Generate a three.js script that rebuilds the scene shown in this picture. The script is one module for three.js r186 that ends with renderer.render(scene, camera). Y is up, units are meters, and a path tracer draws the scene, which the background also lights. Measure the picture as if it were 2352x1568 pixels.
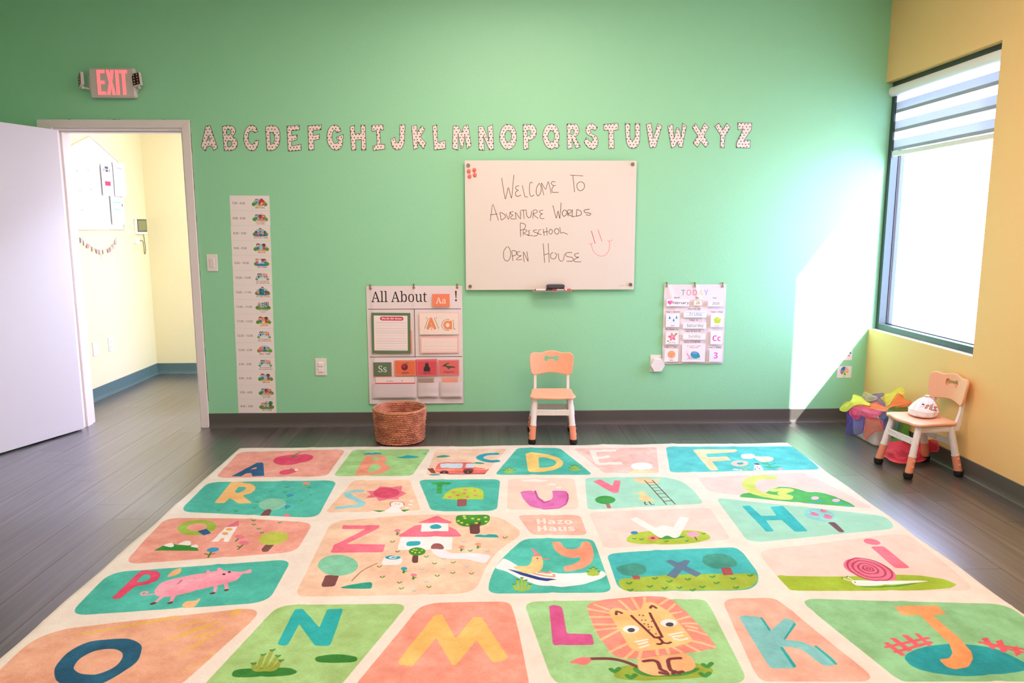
import * as THREE from 'three';
import { mergeGeometries, mergeVertices } from 'three/addons/utils/BufferGeometryUtils.js';
import { RoundedBoxGeometry } from 'three/addons/geometries/RoundedBoxGeometry.js';
import { RectAreaLightUniformsLib } from 'three/addons/lights/RectAreaLightUniformsLib.js';

// ---------- camera, sky, sun, exposure ----------
const scene = new THREE.Scene();
const renderer = new THREE.WebGLRenderer({ antialias: true });
renderer.toneMapping = THREE.LinearToneMapping;
renderer.toneMappingExposure = 1.0;
renderer.shadowMap.enabled = true;
RectAreaLightUniformsLib.init();
const camera = new THREE.PerspectiveCamera(49.55, 2352 / 1568, 0.05, 100);
camera.position.set(-0.054, 1.457, 5.381);
camera.rotation.set(-0.1522, -0.0276, -0.0014, 'YXZ');
// plain bright daytime sky outside the windows
scene.background = new THREE.Color().setRGB(9.2, 10.4, 17.0);
const sun = new THREE.DirectionalLight(new THREE.Color().setRGB(1, 0.97, 0.93), 17);
sun.position.set(2.75 + 0.63 * 6, 0.71 + 0.86 * 6, 6);
sun.target.position.set(2.75, 0.71, 0);
sun.castShadow = true;
sun.shadow.radius = 1.2;
sun.shadow.mapSize.set(2048, 2048);
Object.assign(sun.shadow.camera, { left: -5, right: 5, top: 5, bottom: -5, near: 0.1, far: 30 });
scene.add(sun, sun.target);
const LAMP = new THREE.Color().setRGB(1, 0.76, 0.70);      // warm ceiling panels of the classroom
const COOL = new THREE.Color().setRGB(0.80, 0.89, 1.16);     // cool panel of the vestibule
const LAMP_POWER = 19.5, HALL_POWER = 5;

// ---------- room measures (metres) ----------
const XL = -4.0, XR = 2.75, ZF = 7.5, H = 3.2;             // left wall, right wall, front wall, ceiling; the lettered wall is z = 0
const DOOR = [-3.09, -2.2, 2.149], WIN = [0, 1.205, 0.71, 2.472];
const HALL = [-3.45, -1.75, -2.1, 2.75];                   // x0, x1, z1, ceiling

// ---------- helpers ----------
let seed = 7;
const rnd = () => { seed = (seed + 0x6d2b79f5) | 0; let t = Math.imul(seed ^ (seed >>> 15), 1 | seed); t = (t + Math.imul(t ^ (t >>> 7), 61 | t)) ^ t; return ((t ^ (t >>> 14)) >>> 0) / 4294967296; };
const hash = (x, y, s = 0) => { let h = Math.imul(x, 374761393) + Math.imul(y, 668265263) + Math.imul(s, 974711); h = Math.imul(h ^ (h >>> 13), 1274126177); return ((h ^ (h >>> 16)) >>> 0) / 4294967296; };
const mod = (a, n) => ((a % n) + n) % n, lerp = THREE.MathUtils.lerp, clamp = THREE.MathUtils.clamp;
function noise(x, y, px = 1e6, py = 1e6, s = 0) {           // value noise, periodic with px, py
  const ix = Math.floor(x), iy = Math.floor(y), fx = x - ix, fy = y - iy, u = fx * fx * (3 - 2 * fx), v = fy * fy * (3 - 2 * fy);
  const h = (a, b) => hash(mod(a, px), mod(b, py), s);
  return lerp(lerp(h(ix, iy), h(ix + 1, iy), u), lerp(h(ix, iy + 1), h(ix + 1, iy + 1), u), v);
}
const lin = (r, g, b) => new THREE.Color().setRGB(r, g, b);
const mat = (color, roughness = 0.8, more = {}) => new THREE.MeshPhysicalMaterial({ color, roughness, ...more });
function dataTex(w, h, f, srgb = false) {
  const d = new Uint8Array(w * h * 4);
  for (let y = 0, i = 0; y < h; y++) for (let x = 0; x < w; x++, i += 4) { const c = f(x / w, y / h); d[i] = c[0]; d[i + 1] = c[1]; d[i + 2] = c[2]; d[i + 3] = 255; }
  const t = new THREE.DataTexture(d, w, h);
  t.wrapS = t.wrapT = THREE.RepeatWrapping; t.magFilter = THREE.LinearFilter;
  if (srgb) t.colorSpace = THREE.SRGBColorSpace;
  t.needsUpdate = true;
  return t;
}
function canvasTex(w, h, draw) {
  const c = document.createElement('canvas'); c.width = w; c.height = h;
  draw(c.getContext('2d'), w, h);
  const t = new THREE.CanvasTexture(c); t.colorSpace = THREE.SRGBColorSpace;
  return t;
}
const taken = {};
const numbered = (n) => { const k = taken[n] = (taken[n] ?? -1) + 1; return k ? n + '_' + String(k).padStart(3, '0') : n; };
const shade = (o) => { o.castShadow = o.receiveShadow = true; return o; };
function tag(o, label, category, group) { Object.assign(o.userData, { label, category }, group ? { group } : {}); return o; }
function part(name, geo, material, parent, label) {        // one named mesh under parent
  const g = Array.isArray(geo) ? mergeGeometries(geo.map((x) => { const y = x.index ? x.toNonIndexed() : x; for (const k of Object.keys(y.attributes)) if (!['position', 'normal', 'uv'].includes(k)) y.deleteAttribute(k); return y; })) : geo;
  const m = shade(new THREE.Mesh(g, material)); m.name = name; parent.add(m);
  if (label) m.userData.label = label;
  return m;
}
function solo(name, geo, material, label, category, group) { // a thing that is one mesh
  const m = part(numbered(name), geo, material, scene); return tag(m, label, category, group);
}
function thing(name, label, category, [x, y, z] = [0, 0, 0], turn = 0, group) {
  const o = new THREE.Group(); o.name = numbered(name); scene.add(o);
  o.position.set(x, y, z); o.rotation.y = turn;
  return tag(o, label, category, group);
}
function struct(name, geo, material) { const m = part(name, geo, material, scene); m.userData.kind = 'structure'; return m; }
const box = (x0, y0, z0, x1, y1, z1, r = 0) => (r ? new RoundedBoxGeometry(x1 - x0, y1 - y0, z1 - z0, 2, r) : new THREE.BoxGeometry(x1 - x0, y1 - y0, z1 - z0)).translate((x0 + x1) / 2, (y0 + y1) / 2, (z0 + z1) / 2);
const V3 = (x, y, z) => new THREE.Vector3(x, y, z);
function tube(points, r, seg = 24, sides = 8, closed = false) { return new THREE.TubeGeometry(new THREE.CatmullRomCurve3(points, closed), seg, r, sides, closed); }
function bar(a, b, ra, rb, sides = 16, sx = 1) {            // tapered round bar from a to b
  const d = b.clone().sub(a), g = new THREE.CylinderGeometry(rb, ra, d.length(), sides, 1);
  g.scale(sx, 1, 1);
  g.translate(0, d.length() / 2, 0).applyQuaternion(new THREE.Quaternion().setFromUnitVectors(V3(0, 1, 0), d.normalize())).translate(a.x, a.y, a.z);
  return g;
}
function shapeOf(p) { const s = new THREE.Shape(); for (let i = 0; i < p.length; i += 2) i ? s.lineTo(p[i], p[i + 1]) : s.moveTo(p[i], p[i + 1]); s.closePath(); return s; }
function splineShape(p, n = 90) { const c = new THREE.CatmullRomCurve3(p.map(([x, y]) => V3(x, y, 0)), true, 'centripetal').getPoints(n); return c.slice(0, -1).flatMap((v) => [v.x, v.y]); }
const extrude = (shape, depth, bevel = 0, seg = 2) => new THREE.ExtrudeGeometry(shape, { depth: depth - 2 * bevel, bevelEnabled: bevel > 0, bevelThickness: bevel, bevelSize: bevel, bevelOffset: -bevel, bevelSegments: seg, curveSegments: 12 }).translate(0, 0, bevel);
function loft(rings, cap0 = true, cap1 = false) {           // rings: arrays of Vector3 of one length; smooth sides, flat caps
  const n = rings[0].length, pos = [], uv = [], idx = [];
  rings.forEach((r, j) => { let run = 0; for (let i = 0; i <= n; i++) { const v = r[i % n]; if (i) run += v.distanceTo(r[i - 1]); pos.push(v.x, v.y, v.z); uv.push(run, v.y + (j > rings.length / 2 ? 0 : 0)); } });
  for (let j = 0; j < rings.length - 1; j++) for (let i = 0; i < n; i++) { const a = j * (n + 1) + i, b = a + 1, c = a + n + 1, d = c + 1; idx.push(a, c, b, b, c, d); }
  const cap = (r, flip) => { const k = pos.length / 3, m = r.reduce((s, v) => s.add(v), V3(0, 0, 0)).divideScalar(n); pos.push(m.x, m.y, m.z); uv.push(0, 0); for (const v of r) { pos.push(v.x, v.y, v.z); uv.push(v.x, v.z); } for (let i = 0; i < n; i++) { const a = k + 1 + i, b = k + 1 + (i + 1) % n; flip ? idx.push(k, b, a) : idx.push(k, a, b); } };
  if (cap0) cap(rings[0], false); if (cap1) cap(rings[rings.length - 1], true);
  const g = new THREE.BufferGeometry(); g.setAttribute('position', new THREE.Float32BufferAttribute(pos, 3)); g.setAttribute('uv', new THREE.Float32BufferAttribute(uv, 2)); g.setIndex(idx); g.computeVertexNormals();
  return g;
}
function roundRect(w, d, r, y, n = 6, cx = 0, cz = 0) {
  const out = [];
  for (const [sx, sz, a0] of [[1, 1, 0], [-1, 1, 90], [-1, -1, 180], [1, -1, 270]]) for (let i = 0; i <= n; i++) { const a = (a0 + 90 * i / n) * Math.PI / 180; out.push(V3(cx + sx * (w / 2 - r) + r * Math.cos(a), y, cz + sz * (d / 2 - r) + r * Math.sin(a))); }
  return out;
}

// ---------- surfaces ----------
const peel = dataTex(512, 512, (u, v) => { const a = u + 0.012 * noise(u * 40, v * 40, 40, 40, 14), b = v + 0.012 * noise(u * 40, v * 40, 40, 40, 15), n = 0.4 * noise((a + b) * 60, (a - b) * 60, 60, 60, 1) + 0.35 * noise(a * 44, b * 44, 44, 44, 2) + 0.25 * noise(u * 110, v * 110, 110, 110, 3); const k = clamp((n - 0.3) * 2, 0, 1) * 255; return [k, k, k]; });
peel.repeat.set(3, 3);
const wallMat = (c, r = 0.5) => mat(c, r, { bumpMap: peel, bumpScale: 0.0003 });
const M = {
  green: wallMat(lin(0.315, 0.725, 0.43), 0.5), yellow: wallMat(lin(0.95, 0.61, 0.25), 0.55), hall: wallMat(lin(0.92, 0.77, 0.47), 0.6), cream: wallMat(lin(0.78, 0.74, 0.68), 0.6),
  ceiling: mat(lin(0.66, 0.65, 0.63), 0.9), base: mat('#595550', 0.45), teal: mat('#5a7273', 0.45), trim: mat('#efe6e3', 0.42), door: mat('#dedbe0', 0.45),
  white: mat('#f2eeec', 0.4), plastic: mat('#f0e8e6', 0.35), paper: mat('#f1ece8', 0.7), black: mat('#1b1a1b', 0.45), dark: mat('#3f4c50', 0.35, { metalness: 0.3 }),
  steel: mat('#a59a94', 0.3, { metalness: 0.9 }), brass: mat('#b98a4a', 0.3, { metalness: 0.9 }), fabric: mat('#e2d8da', 0.75),
  peach: mat('#f6b594', 0.4), peachDark: mat('#eb9676', 0.42), frame: mat('#ece4e5', 0.4), rubber: mat('#161617', 0.6),
};
// ---------- the room ----------
{
  const back = shapeOf([XL, 0, DOOR[0], 0, DOOR[0], DOOR[2], DOOR[1], DOOR[2], DOOR[1], 0, 2.9, 0, 2.9, H, XL, H]);
  struct('wall_back', extrude(back, 0.16).translate(0, 0, -0.16), M.green);
  const right = shapeOf([0, 0, ZF, 0, ZF, H, 0, H, 0, WIN[3], WIN[1], WIN[3], WIN[1], WIN[2], 0, WIN[2]]);
  const rw = extrude(right, 0.2).applyMatrix4(new THREE.Matrix4().makeBasis(V3(0, 0, 1), V3(0, 1, 0), V3(1, 0, 0))).translate(XR, 0, 0);
  { const ix = rw.index, p = rw.attributes.position; if (!ix) { for (let i = 0; i < p.count; i += 3) for (const k of ['position', 'normal', 'uv']) { const a = rw.attributes[k], s = a.itemSize; for (let c = 0; c < s; c++) { const t = a.array[(i + 1) * s + c]; a.array[(i + 1) * s + c] = a.array[(i + 2) * s + c]; a.array[(i + 2) * s + c] = t; } } } rw.computeVertexNormals(); }
  struct('wall_right', rw, M.yellow);
  struct('wall_left', box(XL - 0.15, 0, 0, XL, H, ZF), M.green);
  struct('wall_front', box(XL - 0.15, 0, ZF, XR + 0.2, H, ZF + 0.15), M.cream);
  struct('ceiling', box(XL - 0.15, H, -0.16, XR + 0.2, H + 0.15, ZF + 0.15), M.ceiling);
  // vestibule behind the doorway
  struct('wall_hall_left', box(HALL[0] - 0.12, 0, HALL[2] - 0.12, HALL[0], HALL[3], -0.16), M.hall);
  struct('wall_hall_back', box(HALL[0], 0, HALL[2] - 0.12, HALL[1] + 0.12, HALL[3], HALL[2]), M.hall);
  struct('wall_hall_front', [box(HALL[0], 0, -0.172, DOOR[0], HALL[3], -0.16), box(DOOR[1], 0, -0.172, HALL[1], HALL[3], -0.16), box(DOOR[0], DOOR[2], -0.172, DOOR[1], HALL[3], -0.16)], M.hall);
  struct('wall_hall_right', [box(HALL[1], 0, HALL[2], HALL[1] + 0.12, HALL[3], -1.75), box(HALL[1], 2.3, -1.75, HALL[1] + 0.12, HALL[3], -0.95), box(HALL[1], 0, -0.95, HALL[1] + 0.12, HALL[3], -0.172)], M.hall);
  struct('ceiling_hall', box(HALL[0] - 0.12, HALL[3], HALL[2] - 0.12, HALL[1] + 0.12, HALL[3] + 0.12, -0.16), M.ceiling);
  // glazed entrance at the end of the vestibule
  const gd = new THREE.Group(); gd.name = 'door_2'; gd.userData.kind = 'structure'; scene.add(gd);
  part('frame', [box(HALL[1] + 0.03, 0, -1.75, HALL[1] + 0.09, 2.3, -1.69), box(HALL[1] + 0.03, 0, -1.01, HALL[1] + 0.09, 2.3, -0.95), box(HALL[1] + 0.03, 2.22, -1.69, HALL[1] + 0.09, 2.3, -1.01), box(HALL[1] + 0.03, 0, -1.69, HALL[1] + 0.09, 0.14, -1.01)], M.dark, gd);
  part('pane', box(HALL[1] + 0.055, 0.14, -1.69, HALL[1] + 0.061, 2.22, -1.01), mat('#ffffff', 0.02, { transmission: 1, thickness: 0, ior: 1.45 }), gd);
  // outdoors beyond both openings
  struct('pavement', [box(2.95, -0.2, -9, 14, -0.1, 12), box(HALL[1] + 0.12, -0.2, -9, 2.9, -0.1, -0.17)], mat('#c9c6c0', 0.9));
}
// ---------- floor ----------
{
  const grain = dataTex(1024, 1024, (u, v) => {
    const w = 3 * (noise(u * 6, v * 2, 6, 2, 9) - 0.5);
    let n = 0.42 * noise(u * 150 + w, v * 4, 150, 4, 4) + 0.3 * noise(u * 60 + w, v * 3, 60, 3, 5) + 0.28 * noise(u * 20 + w * 0.5, v * 2, 20, 2, 6);
    const k = noise(u * 12, v * 9, 12, 9, 8); if (k > 0.86) n -= (k - 0.86) * 2.2 * noise(u * 90, v * 14, 90, 14, 10);
    n = 0.6 + 0.85 * (n - 0.15);
    return [clamp(84 * n, 0, 255), clamp(77 * n, 0, 255), clamp(78 * n, 0, 255)];
  }, true);
  const tones = [0.86, 0.94, 1.0, 1.07, 1.15].map((t) => mat(lin(t, t * 0.99, t * 0.975), 0.36, { clearcoat: 1, clearcoatRoughness: 0.3, map: grain, bumpMap: grain, bumpScale: 0.0004 }));
  const floor = new THREE.Group(); floor.name = 'floor'; floor.userData.kind = 'structure'; scene.add(floor);
  part('subfloor', [box(XL - 0.15, -0.12, 0, XR + 0.2, -0.004, ZF + 0.15), box(HALL[0] - 0.12, -0.12, HALL[2] - 0.12, HALL[1] + 0.12, -0.004, 0)], mat('#5b544f', 0.5), floor);
  const cache = {};
  function plank(w, l, k) {
    const key = [w.toFixed(3), l.toFixed(3), k].join();
    if (cache[key]) return cache[key];
    const g = new THREE.BoxGeometry(w - 0.0012, 0.008, l - 0.0012), p = g.attributes.position, uv = g.attributes.uv;
    for (let i = 0; i < p.count; i++) uv.setXY(i, (p.getX(i) + w / 2) / 0.72 + k * 0.25 + p.getY(i), (p.getZ(i) + l / 2) / 1.3 * (k % 2 ? -1 : 1) + k * 0.37);
    return cache[key] = g;
  }
  const PW = 0.1795, PL = 1.22, known = { '-1': 0.862, 0: 1.151, 1: 1.355, 2: 1.549, 3: 1.754, 4: 2.012 };
  for (let k = -9; k < 30; k++) {
    let x0 = -2.524 + PW * (k - 0), x1 = x0 + PW;
    x0 = Math.max(x0, XL); x1 = Math.min(x1, XR);
    if (x1 - x0 < 0.01) continue;
    const inHall = x1 > HALL[0] && x0 < HALL[1], z0 = inHall ? HALL[2] : 0, z1 = 4.4, j = known[k] ?? 1.151 + 0.2 * k + 0.12 * (hash(k, 3) - 0.5);
    for (let z = j - PL * Math.ceil((j - z0) / PL + 1), n = 0; z < z1; z += PL, n++) {
      const a = Math.max(z, z0), b = Math.min(z + PL, z1);
      if (b - a < 0.02) continue;
      const m = part('plank', plank(x1 - x0, b - a, Math.floor(hash(k, n, 2) * 4)), tones[Math.floor(hash(k, n, 5) * 5)], floor);
      m.position.set((x0 + x1) / 2, -0.004, (a + b) / 2);
    }
  }
}
// ---------- skirting, door frame, door ----------
{
  const cove = shapeOf([0, 0, 0.02, 0, 0.019, 0.004, 0.011, 0.009, 0.0075, 0.02, 0.006, 0.034, 0.006, 0.104, 0.004, 0.107, 0, 0.107]);
  const along = (len) => extrude(cove, len);                // profile x out of the wall, y up, z along
  const backRun = (x0, x1) => along(x1 - x0).rotateY(-Math.PI / 2).translate(x1, 0, 0);   // out of the wall is +z
  struct('baseboard_back', [backRun(-2.146, XR), backRun(XL, -3.187)], M.base);
  struct('baseboard_right', along(ZF).rotateY(Math.PI).translate(XR, 0, ZF), M.base);
  struct('baseboard_hall_left', along(-0.172 - HALL[2]).translate(HALL[0], 0, HALL[2]), M.teal);
  struct('baseboard_hall_back', backRun(HALL[0], HALL[1]).translate(0, 0, HALL[2]), M.teal);
  // casing and jamb, mitred heads
  const t = new THREE.Group(); t.name = 'trim_1'; t.userData.kind = 'structure'; scene.add(t);
  const CO = [-3.187, -2.146, 2.202];
  const piece = (pts) => extrude(shapeOf(pts), 0.018, 0.003);
  part('head_casing', piece([CO[0], CO[2], DOOR[0], DOOR[2], DOOR[1], DOOR[2], CO[1], CO[2]]), M.trim, t);
  part('side_casing', piece([CO[1], 0, CO[1], CO[2], DOOR[1], DOOR[2], DOOR[1], 0]), M.trim, t);
  part('side_casing', piece([DOOR[0], 0, DOOR[0], DOOR[2], CO[0], CO[2], CO[0], 0]), M.trim, t);
  part('jamb', [box(DOOR[0], 0, -0.185, DOOR[0] + 0.012, DOOR[2], 0.0), box(DOOR[0] + 0.012, 0, -0.13, DOOR[0] + 0.024, DOOR[2], -0.06)], M.trim, t);
  part('jamb', [box(DOOR[1] - 0.012, 0, -0.185, DOOR[1], DOOR[2], 0.0), box(DOOR[1] - 0.024, 0, -0.13, DOOR[1] - 0.012, DOOR[2], -0.06)], M.trim, t);
  part('head_jamb', [box(DOOR[0] + 0.012, DOOR[2] - 0.012, -0.185, DOOR[1] - 0.012, DOOR[2], 0.0), box(DOOR[0] + 0.024, DOOR[2] - 0.024, -0.13, DOOR[1] - 0.024, DOOR[2] - 0.012, -0.06)], M.trim, t);
  // torn paint along the outside of the casing
  const chips = [];
  for (let i = 0; i < 46; i++) { const y = 0.2 + 1.955 * i / 45, w = 0.001 + 0.0022 * hash(i, 1), h = 0.0445; chips.push(box(CO[1] - 0.0005, y, 0, CO[1] + w, y + h, 0.0012)); }
  for (let i = 0; i < 26; i++) { const x = -3.17 + 0.95 * i / 25, w = 0.03 * (0.4 + hash(i, 4)), h = 0.001 + 0.004 * hash(i, 5) ** 2; if (hash(i, 7) > 0.35) chips.push(box(x, CO[2] - 0.0005, 0, x + w, CO[2] + h, 0.0012)); }
  part('torn_paint', chips, mat('#6b4335', 0.9), t, 'ragged brown edge of torn wall paint');
  // door leaf, swung into the room past square
  const d = new THREE.Group(); d.name = 'door_1'; d.userData.kind = 'structure'; scene.add(d);
  d.position.set(DOOR[0] + 0.012, 0.012, 0.026); d.rotation.y = -(Math.PI / 2 + 0.352);
  part('leaf', box(0.003, 0, -0.045, 0.862, 2.118, 0, 0.003), M.door, d);
  for (const y of [0.25, 1.05, 1.85]) part('hinge', [new THREE.CylinderGeometry(0.007, 0.007, 0.09, 12).translate(0, y, 0.006), box(0.0, y - 0.045, -0.003, 0.03, y + 0.045, 0.001)], M.steel, d);
  part('lever', [new THREE.CylinderGeometry(0.027, 0.027, 0.012, 24).rotateX(Math.PI / 2).translate(0.8, 1.0, 0.006), new THREE.CylinderGeometry(0.009, 0.009, 0.05, 12).rotateX(Math.PI / 2).translate(0.8, 1.0, 0.03), box(0.69, 0.991, 0.045, 0.81, 1.009, 0.06, 0.004)], M.steel, d);
}
// ---------- window and blind ----------
{
  const w = new THREE.Group(); w.name = 'window_1'; w.userData.kind = 'structure'; scene.add(w);
  const [z0, z1, y0, y1] = WIN, X0 = 2.8, X1 = 2.9;
  part('frame', [box(X0, y0, z0, X1, y1, z0 + 0.045), box(X0, y0, z1 - 0.045, X1, y1, z1), box(X0, y1 - 0.045, z0 + 0.045, X1, y1, z1 - 0.045), box(X0, y0, z0 + 0.045, X1, y0 + 0.045, z1 - 0.045)], M.dark, w);
  part('gasket', [box(2.853, y0 + 0.045, z0 + 0.045, 2.872, y1 - 0.045, z0 + 0.05), box(2.853, y0 + 0.045, z1 - 0.05, 2.872, y1 - 0.045, z1 - 0.045), box(2.853, y0 + 0.045, z0 + 0.05, 2.872, y0 + 0.05, z1 - 0.05)], M.black, w);
  part('pane', box(2.86, y0 + 0.05, z0 + 0.05, 2.866, y1 - 0.045, z1 - 0.05), mat('#ffffff', 0.02, { transmission: 1, thickness: 0, ior: 1.45 }), w);
  part('sill_board', box(2.752, y0, z0, X0, y0 + 0.004, z1), M.trim, w);
  // zebra roller blind
  const b = thing('roller_blind', 'white striped roller blind half lowered inside the window', 'blind', [2.812, 2.372, (z0 + z1) / 2]);
  const L = z1 - z0 - 0.016;
  const prof = splineShape([[-0.036, 0.01], [-0.044, 0.034], [-0.036, 0.058], [-0.01, 0.068], [0.03, 0.068], [0.03, 0.002], [-0.012, 0.0]], 60);
  part('cassette', extrude(shapeOf(prof), L).translate(0, 0, -L / 2), M.white, b);
  for (const s of [-1, 1]) part('end_cap', extrude(shapeOf(prof), 0.004).translate(0, 0, s > 0 ? L / 2 : -L / 2 - 0.004), mat('#d8d4cf', 0.4), b);
  const sheer = mat('#f6f7f8', 0.95, { transmission: 0.7, thickness: 0 }), dense = mat('#c6cdd2', 0.95, { transmission: 0.4, thickness: 0 }), lap = mat('#a6b0b4', 0.95, { transmission: 0.16, thickness: 0 });
  const FL = L - 0.05;
  for (let k = 0; k < 3; k++) {
    const top = 0.012 - 0.13 * k, wave = (y) => 0.0;
    part('sheer_band', box(0.0, top - 0.055, -FL / 2, 0.0012, top, FL / 2), sheer, b);
    part('dense_band', box(0.0, top - 0.108, -FL / 2, 0.0014, top - 0.055, FL / 2), dense, b);
    part('overlap_band', box(-0.001, top - 0.13, -FL / 2, 0.0018, top - 0.108, FL / 2), lap, b);
  }
  part('bottom_rail', box(-0.009, -0.416, -FL / 2 - 0.004, 0.011, -0.384, FL / 2 + 0.004, 0.006), M.white, b);
}
// ---------- ceiling lights ----------
function panelLight(x, y, z, w, d, color, power, label, group) {
  const t = thing('ceiling_light', label, 'light', [x, y, z], 0, group);
  part('frame', [box(-w / 2 - 0.02, -0.012, -d / 2 - 0.02, w / 2 + 0.02, 0, -d / 2), box(-w / 2 - 0.02, -0.012, d / 2, w / 2 + 0.02, 0, d / 2 + 0.02), box(-w / 2 - 0.02, -0.012, -d / 2, -w / 2, 0, d / 2), box(w / 2, -0.012, -d / 2, w / 2 + 0.02, 0, d / 2)], M.white, t);
  part('diffuser', box(-w / 2, -0.008, -d / 2, w / 2, -0.004, d / 2), mat('#ffffff', 0.6, { emissive: color, emissiveIntensity: 1.2 }), t);
  const l = new THREE.RectAreaLight(color, power, w, d);
  l.position.set(x, y - 0.014, z); l.lookAt(x, 0, z); l.castShadow = true; scene.add(l);
  l.name = 'ceiling_panel';
}
panelLight(0.1, H, 1.5, 1.2, 0.6, LAMP, LAMP_POWER, 'warm ceiling panel nearest the lettered wall');
panelLight(1.45, H, 2.9, 1.2, 0.6, LAMP, LAMP_POWER, 'warm ceiling panel on the window side of the room');
panelLight(-1.4, H, 3.3, 1.2, 0.6, LAMP, LAMP_POWER, 'warm ceiling panel over the middle of the room');
panelLight(0.2, H, 6.3, 1.2, 0.6, LAMP, LAMP_POWER, 'warm ceiling panel at the far front of the room');
panelLight(-2.62, HALL[3], -1.05, 0.5, 0.9, COOL, HALL_POWER, 'cool ceiling panel in the vestibule');

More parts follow.
